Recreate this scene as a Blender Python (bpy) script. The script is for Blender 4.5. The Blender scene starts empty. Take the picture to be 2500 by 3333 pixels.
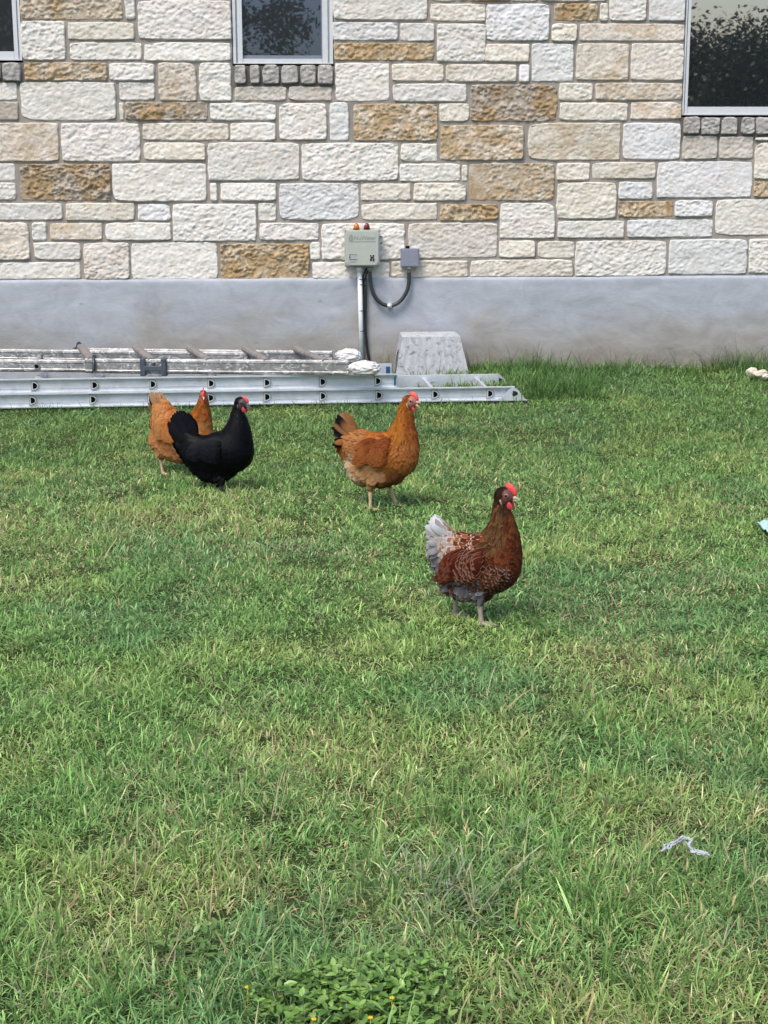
import bpy, bmesh, math, random
import numpy as np
from mathutils import Vector, Matrix, noise as mnoise
from mathutils.bvhtree import BVHTree

scn = bpy.context.scene
COL = scn.collection
rad = math.radians

# ------------------------------------------------------------------ camera
PW, PH, FPX = 2500.0, 3333.0, 5100.0
CAM_H = 1.334
PITCH, YAW, ROLL = rad(12.9), rad(3.2), rad(0.08)
cy_, sy_ = math.cos(YAW), math.sin(YAW)
FWD = np.array([sy_*math.cos(PITCH), cy_*math.cos(PITCH), -math.sin(PITCH)])
RGT0 = np.array([cy_, -sy_, 0.0])
DWN0 = np.cross(FWD, RGT0)
RGT = RGT0*math.cos(ROLL) + DWN0*math.sin(ROLL)
DWN = -RGT0*math.sin(ROLL) + DWN0*math.cos(ROLL)
CPOS = np.array([0.0, 0.0, CAM_H])

cam = bpy.data.cameras.new('camera')
cam.sensor_fit = 'VERTICAL'
cam.sensor_height = 24.0
cam.lens = 24.0*FPX/PH
cam.clip_start = 0.05
cam.clip_end = 2000
camo = bpy.data.objects.new('camera', cam)
COL.objects.link(camo)
M = Matrix(((RGT[0], -DWN[0], -FWD[0], 0), (RGT[1], -DWN[1], -FWD[1], 0), (RGT[2], -DWN[2], -FWD[2], 0), (0, 0, 0, 1)))
camo.matrix_world = Matrix.Translation(Vector(CPOS)) @ M
scn.camera = camo

# ------------------------------------------------------------------ light
SUN_EL, SUN_AZ = rad(58), rad(215)          # azimuth clockwise from +Y (north)
world = bpy.data.worlds.new('World')
scn.world = world
world.use_nodes = True
wn = world.node_tree.nodes
bg = wn['Background']
sky = wn.new('ShaderNodeTexSky')
sky.sky_type = 'NISHITA'
sky.sun_disc = False
sky.sun_elevation = SUN_EL
sky.sun_rotation = SUN_AZ
sky.air_density = 1.0
sky.dust_density = 3.0
sky.ozone_density = 1.0
world.node_tree.links.new(sky.outputs[0], bg.inputs[0])
bg.inputs[1].default_value = 0.13
sl = bpy.data.lights.new('sun', 'SUN')
sl.energy = 1.35
sl.angle = rad(18)
sl.color = (1.0, 0.94, 0.86)
slo = bpy.data.objects.new('sun', sl)
COL.objects.link(slo)
sdir = Vector((math.sin(SUN_AZ)*math.cos(SUN_EL), math.cos(SUN_AZ)*math.cos(SUN_EL), math.sin(SUN_EL)))
slo.rotation_euler = sdir.to_track_quat('Z', 'Y').to_euler()
scn.view_settings.view_transform = 'Standard'
scn.view_settings.look = 'None'
scn.view_settings.exposure = 1.02
scn.view_settings.gamma = 1.0
scn.cycles.max_bounces = 6
scn.cycles.transparent_max_bounces = 6

# ------------------------------------------------------------------ helpers
def ray(px, py):
    px = np.asarray(px, float); py = np.asarray(py, float)
    a = (px-PW/2)/FPX; b = (py-PH/2)/FPX
    return FWD + a[..., None]*RGT + b[..., None]*DWN
def on_z(px, py, z=0.0):
    d = ray(px, py); t = (z-CPOS[2])/d[..., 2]
    return CPOS + d*t[..., None]
def on_y(px, py, Y):
    d = ray(px, py); t = (Y-CPOS[1])/d[..., 1]
    return CPOS + d*t[..., None]
def proj(P):
    P = np.asarray(P, float)-CPOS
    w = P@FWD
    return PW/2+FPX*(P@RGT)/w, PH/2+FPX*(P@DWN)/w, w
YW = float(on_z(1900.0, 1205.0)[1])          # wall face distance

def tag(o, label=None, cat=None, group=None, kind=None):
    if label: o['label'] = label
    if cat: o['category'] = cat
    if group: o['group'] = group
    if kind: o['kind'] = kind
    return o
def empty(name, loc, rz=0.0):
    o = bpy.data.objects.new(name, None)
    o.location = loc; o.rotation_euler = (0, 0, rz); o.empty_display_size = .05
    COL.objects.link(o)
    bpy.context.view_layer.update()
    return o
def link(name, me, mats=None, parent=None, smooth=False):
    if mats is not None:
        for m in (mats if isinstance(mats, (list, tuple)) else [mats]):
            me.materials.append(m)
    if smooth:
        me.polygons.foreach_set('use_smooth', np.ones(len(me.polygons), bool))
    o = bpy.data.objects.new(name, me)
    COL.objects.link(o)
    if parent is not None:
        bpy.context.view_layer.update()
        o.parent = parent
        o.matrix_parent_inverse = parent.matrix_world.inverted()
    return o
def fast_mesh(name, V, quads=None, tris=None, attrs=None, uv=None, matidx=None):
    me = bpy.data.meshes.new(name)
    V = np.asarray(V, np.float32)
    nq = 0 if quads is None else len(quads); nt = 0 if tris is None else len(tris)
    me.vertices.add(len(V)); me.vertices.foreach_set('co', V.ravel())
    me.loops.add(nq*4+nt*3)
    li = []
    if nq: li.append(np.asarray(quads, np.int32).ravel())
    if nt: li.append(np.asarray(tris, np.int32).ravel())
    li = np.concatenate(li); me.loops.foreach_set('vertex_index', li)
    me.polygons.add(nq+nt)
    ls = np.concatenate([np.arange(nq)*4, nq*4+np.arange(nt)*3]).astype(np.int32)
    me.polygons.foreach_set('loop_start', ls)
    if matidx is not None: me.polygons.foreach_set('material_index', np.asarray(matidx, np.int32))
    me.update(calc_edges=True)
    for k, a in (attrs or {}).items():
        a = np.asarray(a, np.float32)
        if a.ndim == 2:
            at = me.attributes.new(k, 'FLOAT_COLOR', 'POINT'); at.data.foreach_set('color', a.ravel())
        else:
            at = me.attributes.new(k, 'FLOAT', 'POINT'); at.data.foreach_set('value', a)
    if uv is not None:
        ul = me.uv_layers.new(name='UVMap'); ul.data.foreach_set('uv', np.asarray(uv, np.float32)[li].ravel())
    return me

def vnoise(x, y, seed=0):
    """2-D value noise in numpy, -1..1"""
    x = np.asarray(x, float); y = np.asarray(y, float)
    xi = np.floor(x).astype(np.int64); yi = np.floor(y).astype(np.int64)
    fx = x-xi; fy = y-yi
    fx = fx*fx*(3-2*fx); fy = fy*fy*(3-2*fy)
    def h(a, b):
        n = (a*374761393 + b*668265263 + seed*974634777) & 0x7fffffff
        n = ((n ^ (n >> 13))*1274126177) & 0x7fffffff
        n = n ^ (n >> 16)
        return (n & 0xffff)/32767.5-1.0
    return (h(xi, yi)*(1-fx)+h(xi+1, yi)*fx)*(1-fy) + (h(xi, yi+1)*(1-fx)+h(xi+1, yi+1)*fx)*fy
def fbm(x, y, seed=0, oct=4, gain=.5):
    s = 0; a = 1; t = 0
    for i in range(oct):
        c, n = math.cos(.6*i), math.sin(.6*i)
        s = s+a*vnoise((x*c-y*n)*2**i+17.3*i, (x*n+y*c)*2**i-9.1*i, seed+i*13); t += a; a *= gain
    return s/t
def sstep(a, b, x):
    t = np.clip((x-a)/(b-a), 0, 1); return t*t*(3-2*t)

K = .70     # common albedo scale of the hard surfaces
class Mat:
    def __init__(s, name, rough=.6, spec=.5, metal=0.0, color=(.5, .5, .5)):
        s.m = bpy.data.materials.new(name); s.m.use_nodes = True
        s.t = s.m.node_tree; s.n = s.t.nodes; s.p = s.n['Principled BSDF']; s.out = s.n['Material Output']
        s.p.inputs['Roughness'].default_value = rough
        s.p.inputs['Metallic'].default_value = metal
        s.p.inputs['Specular IOR Level'].default_value = spec
        s.p.inputs['Base Color'].default_value = (*color, 1)
    def node(s, t, **kw):
        n = s.n.new(t)
        for k, v in kw.items():
            if k in n.inputs.keys(): n.inputs[k].default_value = v
            else: setattr(n, k, v)
        return n
    def l(s, a, b): s.t.links.new(a, b)
    def noise(s, scale, detail=4, rough=.6, vec=None, dist=0.0):
        n = s.node('ShaderNodeTexNoise'); n.inputs['Scale'].default_value = scale
        n.inputs['Detail'].default_value = detail; n.inputs['Roughness'].default_value = rough
        n.inputs['Distortion'].default_value = dist
        if vec is not None: s.l(vec, n.inputs['Vector'])
        return n.outputs['Fac']
    def ramp(s, fac, stops):
        r = s.node('ShaderNodeValToRGB'); e = r.color_ramp.elements
        while len(e) < len(stops): e.new(.5)
        for i, (p, c) in enumerate(stops):
            e[i].position = p
            e[i].color = (*c, 1) if isinstance(c, (tuple, list)) else (c, c, c, 1)
        s.l(fac, r.inputs[0]); return r.outputs[0]
    def mix(s, fac, a, b, mode='MIX'):
        m = s.node('ShaderNodeMix'); m.data_type = 'RGBA'; m.blend_type = mode
        for v, i in ((fac, 0), (a, 6), (b, 7)):
            if isinstance(v, (int, float)): m.inputs[i].default_value = v
            elif isinstance(v, tuple): m.inputs[i].default_value = (*v, 1)
            else: s.l(v, m.inputs[i])
        return m.outputs[2]
    def math(s, op, a, b=0.0, c=None):
        m = s.node('ShaderNodeMath'); m.operation = op
        for i, v in enumerate((a, b, c)):
            if v is None: continue
            if isinstance(v, (int, float)): m.inputs[i].default_value = v
            else: s.l(v, m.inputs[i])
        return m.outputs[0]
    def attr(s, name):
        a = s.node('ShaderNodeAttribute'); a.attribute_name = name; return a
    def obj(s, scale=None):
        t = s.node('ShaderNodeTexCoord').outputs['Object']
        if scale:
            m = s.node('ShaderNodeMapping'); m.inputs['Scale'].default_value = scale; s.l(t, m.inputs[0]); t = m.outputs[0]
        return t
    def col(s, o): s.l(o, s.p.inputs['Base Color'])
    def bump(s, h, strength=.3, dist=.01):
        b = s.node('ShaderNodeBump'); b.inputs['Strength'].default_value = strength; b.inputs['Distance'].default_value = dist
        s.l(h, b.inputs['Height']); s.l(b.outputs[0], s.p.inputs['Normal'])

def simple(name, color, rough=.5, metal=0., spec=.5, var=.12, vscale=40, bump=0.0):
    color = tuple(c*K for c in color)
    m = Mat(name, rough, spec, metal, color)
    n = m.noise(vscale, 4, .6, m.obj())
    lo = tuple(c*(1-var*2) for c in color); hi = tuple(min(1, c*(1+var)) for c in color)
    m.col(m.ramp(n, [(.3, lo), (.7, hi)]))
    if bump: m.bump(n, bump, .004)
    return m.m

class MB:
    """collects shapes for ONE mesh"""
    def __init__(s): s.bm = bmesh.new()
    def box(s, c, size, rot=None, mi=0, bevel=0.0):
        r = bmesh.ops.create_cube(s.bm, size=1.0)
        vs = r['verts']
        if bevel:
            for v in vs: v.co = Vector((v.co.x*size[0], v.co.y*size[1], v.co.z*size[2]))
            es = list({e for v in vs for e in v.link_edges})
            b = bmesh.ops.bevel(s.bm, geom=es, offset=bevel, segments=2, affect='EDGES', profile=.6)
            vs = list({v for v in vs if v.is_valid} | set(b['verts']))
        else:
            for v in vs: v.co = Vector((v.co.x*size[0], v.co.y*size[1], v.co.z*size[2]))
        mt = Matrix.Translation(Vector(c)) @ (rot.to_4x4() if rot is not None else Matrix.Identity(4))
        fs = set()
        for v in vs:
            v.co = mt @ v.co
            fs.update(v.link_faces)
        for f in fs: f.material_index = mi
        return s
    def tube(s, pts, rads, seg=12, mi=0, cap=True):
        pts = [Vector(p) for p in pts]
        if isinstance(rads, (int, float)): rads = [rads]*len(pts)
        rings = []; prev = None
        for i, p in enumerate(pts):
            d = (pts[min(i+1, len(pts)-1)]-pts[max(i-1, 0)]).normalized()
            if prev is None:
                a = Vector((0, 0, 1)) if abs(d.z) < .9 else Vector((1, 0, 0))
                n = d.cross(a).normalized()
            else:
                n = (prev-d*prev.dot(d)).normalized()
            prev = n; b = d.cross(n)
            rings.append([s.bm.verts.new(p+(n*math.cos(k*2*math.pi/seg)+b*math.sin(k*2*math.pi/seg))*rads[i]) for k in range(seg)])
        for i in range(len(rings)-1):
            for k in range(seg):
                f = s.bm.faces.new((rings[i][k], rings[i][(k+1) % seg], rings[i+1][(k+1) % seg], rings[i+1][k]))
                f.material_index = mi; f.smooth = True
        if cap:
            f = s.bm.faces.new(rings[0][::-1]); f.material_index = mi
            f = s.bm.faces.new(rings[-1]); f.material_index = mi
        return s
    def prism(s, poly, o, ax, ay, az, mi=0, capmi=None):
        """polygon in plane (ax, ay) at o, extruded along az (with length)"""
        o, ax, ay, az = map(Vector, (o, ax, ay, az))
        a = [s.bm.verts.new(o+ax*p[0]+ay*p[1]) for p in poly]
        b = [s.bm.verts.new(o+ax*p[0]+ay*p[1]+az) for p in poly]
        n = len(poly)
        for k in range(n):
            f = s.bm.faces.new((a[k], a[(k+1) % n], b[(k+1) % n], b[k])); f.material_index = mi
        for vs in (a[::-1], b):
            f = s.bm.faces.new(vs); f.material_index = mi if capmi is None else capmi
        return s
    def build(s, name, mats, parent=None, smooth=False):
        me = bpy.data.meshes.new(name)
        bmesh.ops.recalc_face_normals(s.bm, faces=s.bm.faces)
        s.bm.to_mesh(me); s.bm.free()
        return link(name, me, mats, parent, smooth)

# ------------------------------------------------------------------ materials
def m_stone():
    m = Mat('limestone', .85, .25)
    c = m.attr('col').outputs['Color']; st = m.attr('stain').outputs['Fac']; gr = m.attr('grime').outputs['Fac']
    o = m.obj()
    n1 = m.noise(5.5, 5, .65, o, .6); n2 = m.noise(26, 5, .7, o, .8); n3 = m.noise(90, 3, .6, o)
    # light cream mottling inside every block
    v = m.ramp(n2, [(.30, (.80, .765, .69)), (.46, (.97, .955, .93)), (.66, (1.05, 1.05, 1.06))])
    base = m.mix(1.0, c, v, 'MULTIPLY')
    och = m.ramp(n1, [(.46, 0.0), (.60, 1.0)])
    f = m.math('MULTIPLY', och, m.math('MINIMUM', m.math('ADD', m.math('MULTIPLY', st, 1.35), .10), 1.0))
    base = m.mix(f, base, (.55, .38, .19))
    o2 = m.ramp(n2, [(.42, 1.0), (.62, 0.0)])
    f2 = m.math('MULTIPLY', m.math('MULTIPLY', o2, st), .95)
    base = m.mix(f2, base, (.30, .21, .12))
    o3 = m.ramp(m.noise(14, 6, .75, o, 1.2), [(.56, 0.0), (.66, 1.0)])
    f3 = m.math('MULTIPLY', m.math('MULTIPLY', o3, st), .8)
    base = m.mix(f3, base, (.10, .08, .06))
    g = m.ramp(m.noise(20, 6, .75, o, .8), [(.35, 1.0), (.62, .25)])
    base = m.mix(m.math('MULTIPLY', g, gr), base, (.13, .125, .12))
    m.col(m.mix(1.0, base, (.80, .79, .78), 'MULTIPLY'))
    h = m.math('ADD', m.math('MULTIPLY', n2, .6), m.math('MULTIPLY', n3, .4))
    m.bump(h, .38, .012)
    return m.m
def m_mortar():
    m = Mat('mortar', .95, .1)
    o = m.obj(); n = m.noise(7, 5, .6, o); n2 = m.noise(120, 3, .6, o)
    c = m.ramp(n, [(.3, (.35, .315, .28)), (.7, (.47, .43, .385))])
    g = m.attr('grime').outputs['Fac']
    c = m.mix(m.math('MULTIPLY', g, .8), c, (.09, .085, .08))
    m.col(m.mix(1.0, c, (K, K, K), 'MULTIPLY')); m.bump(n2, .4, .004)
    return m.m
def m_parging():
    m = Mat('foundation_parging', .8, .3)
    o = m.obj((.75, 1, 1.3)); n = m.noise(1.9, 6, .62, o, .8); n2 = m.noise(5.5, 7, .72, m.obj((.75, 1, 1.2)), .9)
    n3 = m.noise(60, 4, .7, m.obj((.6, 1, 1.2)))
    z = m.node('ShaderNodeSeparateXYZ'); m.l(m.node('ShaderNodeTexCoord').outputs['Object'], z.inputs[0])
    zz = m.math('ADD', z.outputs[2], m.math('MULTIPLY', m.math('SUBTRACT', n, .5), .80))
    # bluish sky reflection put into the grey higher up, tan lower down
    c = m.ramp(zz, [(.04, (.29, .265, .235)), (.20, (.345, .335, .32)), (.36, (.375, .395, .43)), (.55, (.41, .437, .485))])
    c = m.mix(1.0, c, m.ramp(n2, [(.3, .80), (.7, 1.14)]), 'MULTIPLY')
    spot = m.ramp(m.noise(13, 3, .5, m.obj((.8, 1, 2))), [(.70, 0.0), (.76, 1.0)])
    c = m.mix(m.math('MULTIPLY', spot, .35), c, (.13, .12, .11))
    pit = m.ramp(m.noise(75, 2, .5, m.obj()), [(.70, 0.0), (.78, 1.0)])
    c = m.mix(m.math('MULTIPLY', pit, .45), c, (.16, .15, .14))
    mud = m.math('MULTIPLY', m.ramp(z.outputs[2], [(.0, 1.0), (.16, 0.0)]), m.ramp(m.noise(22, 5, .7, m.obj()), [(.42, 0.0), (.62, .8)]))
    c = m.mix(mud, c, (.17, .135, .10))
    m.col(m.mix(1.0, c, (.90, .90, .91), 'MULTIPLY'))
    m.bump(m.math('ADD', n3, m.math('MULTIPLY', n2, 1.0)), .22, .005)
    return m.m
def m_alu(name, base=(.62, .66, .72), dirt=.35, rough=.38, paint=0.0):
    base = tuple(c*.88 for c in base)
    m = Mat(name, rough, .5, .5)
    o = m.obj()
    n = m.noise(14, 5, .7, o, .5); n2 = m.noise(70, 4, .7, m.obj((.3, 1, 1)))
    c = m.ramp(n, [(.35, tuple(b*(1-dirt) for b in base)), (.62, base)])
    c = m.mix(m.ramp(n2, [(.60, 0.0), (.72, dirt)]), c, (.30, .27, .24))
    if paint:
        p = m.ramp(m.noise(24, 3, .6, m.obj((.8, 1, 1.3)), 2.2), [(.55, 0.0), (.60, paint)])
        c = m.mix(p, c, (.60, .60, .60))
        q = m.ramp(m.noise(9, 5, .7, o, 1.0), [(.52, 0.0), (.70, .7)])
        c = m.mix(q, c, (.14, .13, .115))
        m.l(m.math('SUBTRACT', .72, m.math('MULTIPLY', m.math('MAXIMUM', p, q), .6)), m.p.inputs['Metallic'])
    m.col(c)
    m.l(m.ramp(n2, [(.3, rough), (.7, rough+.2)]), m.p.inputs['Roughness'])
    m.bump(n2, .08, .002)
    return m.m
def m_glass(name, refl, tint=(1, 1, 1)):
    m = Mat(name, .3, .5, 0, (.006, .008, .009))
    g = m.node('ShaderNodeBsdfGlossy'); g.inputs['Roughness'].default_value = .012; g.inputs['Color'].default_value = (*tint, 1)
    n = m.noise(2.3, 2, .4, m.obj())
    b = m.node('ShaderNodeBump'); b.inputs['Strength'].default_value = .05; b.inputs['Distance'].default_value = .01
    m.l(n, b.inputs['Height']); m.l(b.outputs[0], g.inputs['Normal'])
    mx = m.node('ShaderNodeMixShader'); mx.inputs[0].default_value = refl
    m.l(m.p.outputs[0], mx.inputs[1]); m.l(g.outputs[0], mx.inputs[2]); m.l(mx.outputs[0], m.out.inputs[0])
    return m.m
def m_leafy(name, trans=.3, rough=.5, spec=.35):
    m = Mat(name, rough, spec)
    c = m.attr('col').outputs['Color']; m.col(c)
    t = m.node('ShaderNodeBsdfTranslucent'); m.l(c, t.inputs[0])
    mx = m.node('ShaderNodeMixShader'); mx.inputs[0].default_value = trans
    m.l(m.p.outputs[0], mx.inputs[1]); m.l(t.outputs[0], mx.inputs[2]); m.l(mx.outputs[0], m.out.inputs[0])
    return m.m
def m_soil():
    m = Mat('soil', .95, .1)
    o = m.obj(); n = m.noise(3.0, 6, .65, o); n2 = m.noise(45, 5, .7, o)
    c = m.ramp(n2, [(.3, (.016, .026, .008)), (.55, (.035, .050, .016)), (.75, (.09, .095, .04))])
    c = m.mix(m.ramp(n, [(.45, 0.0), (.7, .5)]), c, (.09, .095, .045))
    m.col(c); m.bump(n2, .6, .02)
    return m.m
def m_feather(name, rough=.6, spec=.3, barb=.3, sheen=0.0):
    m = Mat(name, rough, spec)
    c = m.attr('col').outputs['Color']; a = m.attr('lace')
    uv = m.node('ShaderNodeUVMap'); sp = m.node('ShaderNodeSeparateXYZ'); m.l(uv.outputs[0], sp.inputs[0])
    s = m.math('ABSOLUTE', m.math('SUBTRACT', m.math('MULTIPLY', sp.outputs[0], 2.0), 1.0))
    e = m.math('MAXIMUM', s, sp.outputs[1])
    mk = m.ramp(e, [(.80, 0.0), (.90, 1.0)])
    mk = m.math('MULTIPLY', mk, a.outputs['Alpha'])
    barb_k = K
    col = m.mix(mk, c, a.outputs['Color'])
    # shaft + barbs
    mp = m.node('ShaderNodeMapping'); mp.inputs['Scale'].default_value = (5, 26, 1)
    m.l(uv.outputs[0], mp.inputs[0])
    b = m.noise(2.0, 3, .6, mp.outputs[0], .5)
    col = m.mix(1.0, col, m.ramp(b, [(.3, 1-barb), (.7, 1+barb*.6)]), 'MULTIPLY')
    m.col(m.mix(1.0, col, (K, K, K), 'MULTIPLY')); m.bump(b, .25, .002)
    if sheen:
        m.p.inputs['Sheen Weight'].default_value = sheen; m.p.inputs['Sheen Roughness'].default_value = .4
    return m.m
def m_vcol(name, rough=.55, spec=.4, nscale=120, var=.2, sss=0.0, bump=.3):
    m = Mat(name, rough, spec)
    n = m.noise(nscale, 4, .6, m.obj())
    m.col(m.mix(1.0, m.attr('col').outputs['Color'], m.ramp(n, [(.3, K*(1-var)), (.7, K*(1+var))]), 'MULTIPLY'))
    m.bump(n, bump, .002)
    if sss:
        m.p.inputs['Subsurface Weight'].default_value = sss; m.p.inputs['Subsurface Radius'].default_value = (.006, .002, .001)
    return m.m

M_STONE, M_MORTAR, M_PARGE = m_stone(), m_mortar(), m_parging()
M_VINYL = simple('white_vinyl', (.80, .83, .86), .35, var=.03)
M_SASH = simple('grey_sash', (.27, .30, .36), .4, metal=.3, var=.05)
M_ALU = m_alu('aluminium', (.74, .78, .84), .18, .36)
M_ALU_OLD = m_alu('paint_spattered_aluminium', (.43, .43, .43), .5, .42, paint=.85)
M_COLLAR = simple('worn_collar', (.52, .50, .47), .5, metal=.3, var=.12)
M_DARK = simple('black_and_hollow_shade', (.006, .006, .007), .9, spec=.05)  # black parts, and shade painted into the rung ends and stool opening
M_BLACK = simple('black_rubber', (.012, .013, .015), .55)
M_PVC = simple('white_pvc', (.95, .98, 1.0), .35, var=.05)
M_SOIL = m_soil()
M_GRASS = m_leafy('grass_blades', .30, .45, .28)
M_LEAF = m_leafy('weed_leaves', .3, .38, .5)

# ------------------------------------------------------------------ ground
def gh(x, y):
    """ground height"""
    return .012*fbm(np.asarray(x)*.8, np.asarray(y)*.8, 5, 3) + .006*vnoise(np.asarray(x)*5, np.asarray(y)*5, 9)
def build_ground():
    xs = np.concatenate([[-400, -60, -15], np.linspace(-6, 6, 121), [15, 60, 400]])
    ys = np.concatenate([[-400, -60, -15, -3], np.linspace(0, YW+.05, 120), [YW+12, 60, 400]])
    X, Y = np.meshgrid(xs, ys)
    Z = gh(X, Y)-.004
    Z = np.where((np.abs(X) > 10) | (Y < -2) | (Y > 12), -.02, Z)
    V = np.stack([X, Y, Z], -1).reshape(-1, 3)
    nx, ny = len(xs), len(ys)
    i, j = np.meshgrid(np.arange(nx-1), np.arange(ny-1)); k = (j*nx+i).ravel()
    q = np.stack([k, k+1, k+nx+1, k+nx], -1)
    tag(link('lawn_ground', fast_mesh('lawn_ground', V, q), M_SOIL, smooth=True), kind='structure')
build_ground()

# ------------------------------------------------------------------ house wall
HOUSE = empty('house', (0, YW+.1, 0))
tag(HOUSE, 'limestone house wall with white windows above a grey foundation', 'house')

# every visible block, traced in three strips of the photo (zoom 1.975): x0 y0 x1 y1 kind
RA = '''130 -125 785 128 t;803 -125 868 127 w;888 3 1485 255 w;140 135 420 388 w;437 143 862 258 c;452 272 912 388 w;928 272 1485 393 w
158 400 690 520 t;705 405 992 518 w;1020 403 1262 650 k;1283 403 1487 650 w;-100 530 110 645 w;-100 655 120 772 h;135 528 745 775 w;768 530 995 645 w
770 660 795 772 c;805 655 1338 773 m;1512 556 1839 648 v;1353 662 1774 775 w;-100 790 378 1038 k;398 790 902 1038 w;920 790 1470 903 c;1483 790 1774 905 w
928 915 1320 1030 c;1338 915 1925 1160 w;-100 1050 100 1163 w;-100 1174 103 1285 w;130 1052 710 1290 m;725 1050 1328 1295 w;1352 1175 1397 1293 w;1420 1175 1775 1290 w
-100 1305 403 1415 w;425 1305 865 1418 c;890 1310 1097 1418 b;1113 1310 1647 1550 w;-100 1430 190 1670 k;208 1430 300 1545 w;323 1432 660 1543 k;680 1430 1100 1545 w
220 1558 520 1670 w;540 1560 830 1795 g;848 1558 1398 1795 w;1418 1565 1985 1795 o;-100 1685 520 1795 w'''
RB = '''500 -125 1108 130 w;1125 25 1480 138 c;1125 -125 1288 8 c;1300 -125 1640 8 o;503 143 918 262 b;933 150 1152 267 w;510 275 1150 390 o;1168 152 1482 398 w
518 405 865 652 w;880 410 1212 522 c;218 556 493 648 v;888 538 1358 655 w;155 662 460 900 w;478 660 602 905 b;632 665 1172 907 t;1183 665 1378 782 c
300 918 920 1162 w;938 922 1170 1038 w;930 1052 1318 1167 w;1328 1060 1365 1165 c;158 1177 668 1415 b;680 1178 1000 1290 c;1020 1175 1355 1290 c
687 1305 1168 1415 c;1190 1310 1560 1418 o;22 1305 137 1420 w;30 1432 410 1545 w;430 1435 962 1668 w;985 1432 1555 1658 g;355 1557 420 1668 w
370 1683 862 1790 w;877 1675 1368 1783 c'''
RC = '''-155 25 250 262 b;-160 283 122 397 c;-412 412 40 527 c;-254 542 300 783 m;-449 803 85 1030 t;-264 1048 283 1290 t;-66 1303 285 1532 w;-254 1668 400 1778 c
-69 1545 157 1655 c;10 -125 180 8 c;190 -125 500 10 c;515 -125 618 10 c;283 22 562 137 o;577 22 630 137 c;640 -125 875 135 w;893 -125 1125 135 b
268 152 430 268 c;445 152 1120 265 k;138 280 408 525 b;425 278 762 517 k;775 280 1112 518 c;60 415 122 528 b;313 533 530 648 c;548 533 1105 645 k;318 660 755 775 c
775 655 1100 768 k;115 790 707 1030 k;725 790 1092 1027 b;1105 873 1330 1023 v;1342 877 1560 1020 v;1577 882 1900 903 g;1570 915 1900 1152 c
300 1048 510 1160 c;528 1042 932 1150 c;945 1037 1553 1270 b;1565 1165 1900 1268 o;300 1172 680 1405 c;697 1168 915 1280 b;692 1292 1042 1397 o;1060 1287 1300 1392 b
1318 1280 1900 1512 w;305 1418 733 1530 w;752 1410 1300 1525 b;178 1548 413 1658 c;418 1545 1003 1775 w;1018 1537 1520 1763 b;1533 1535 1900 1755 w'''
SILLS = ([(-100, 405, 5, 515, 0), (20, 405, 135, 520, 0), (1510, 420, 1580, 538, 0)],
         [(-30, 420, 28, 538, 830), (50, 420, 155, 538, 830), (172, 420, 275, 535, 830), (293, 420, 390, 540, 830), (405, 420, 500, 540, 830)],
         [(1112, 753, 1215, 862, 1660), (1230, 755, 1342, 865, 1660), (1357, 755, 1455, 862, 1660), (1487, 755, 1567, 862, 1660), (1577, 755, 1690, 862, 1660), (1705, 755, 1800, 862, 1660)])
for k in range(9): SILLS[0].append((-100-(k+1)*118, 405, -14-(k+1)*118-(k % 3)*6, 517, 0))
for k in range(4): SILLS[2].append((1815+k*116, 755, 1918+k*116-(k % 2)*8, 862, 1660))
def px_rect(x0, y0, x1, y1, off):
    Z = 1.975
    c = on_y(np.array([x0, x1, x1, x0])/Z+off, np.array([y0, y0, y1, y1])/Z, YW)
    return ((c[0, 0]+c[3, 0])/2, (c[2, 2]+c[3, 2])/2, (c[1, 0]+c[2, 0])/2, (c[0, 2]+c[1, 2])/2)   # X0 Z0 X1 Z1
stones = []
for txt, off in ((RA, 0), (RB, 830), (RC, 1660)):
    for t in txt.replace('\n', ';').split(';'):
        a = t.split()
        stones.append((*px_rect(*map(float, a[:4]), off), a[4], .0058))
ZK0 = float(on_y(1250, 905, YW)[2]); ZK6 = float(on_y(1250, 134, YW)[2]); HC = (ZK6-ZK0)/12   # half course
# windows: glass opening and outer frame (X0, Z0(bottom), X1)
def wx(px, py): return float(on_y(px, py, YW)[0])
def wz(px, py): return float(on_y(px, py, YW)[2])
WTOP = ZK0+HC*19
WINDOWS = [dict(g=(wx(46.8, 168)-.75, wx(46.8, 168)), o=(wx(46.8, 168)-.80, wx(73, 180)), gz=wz(40, 168), oz=wz(40, 197), kind=0),
           dict(g=(wx(788, 100), wx(1049, 100)), o=(wx(757, 100), wx(1084, 100)), gz=wz(900, 192), oz=wz(900, 208), kind=1),
           dict(g=(wx(2237, 348), wx(2237, 348)+1.05), o=(wx(2220, 340), wx(2237, 348)+1.09), gz=wz(2300, 348), oz=wz(2300, 375), kind=2)]
occ = [s[:4] for s in stones]
for S, w in zip(SILLS, WINDOWS):
    rr = [px_rect(a, b, c, d, o) for a, b, c, d, o in S]
    occ.append((min(min(r[0] for r in rr), w['o'][0])-.005, min(r[1] for r in rr), max(max(r[2] for r in rr), w['o'][1])+.005, max(r[3] for r in rr)))
    occ.append((w['o'][0]-.01, w['oz']-.02, w['o'][1]+.01, WTOP))
OC = np.array(occ)
rs = random.Random(4)
J = .012
def blocked(x0, z0, x1, z1):
    return np.any((OC[:, 0] < x1-.004) & (OC[:, 2] > x0+.004) & (OC[:, 1] < z1-.004) & (OC[:, 3] > z0+.004))
XL, XR = -5.2, 6.2
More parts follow.
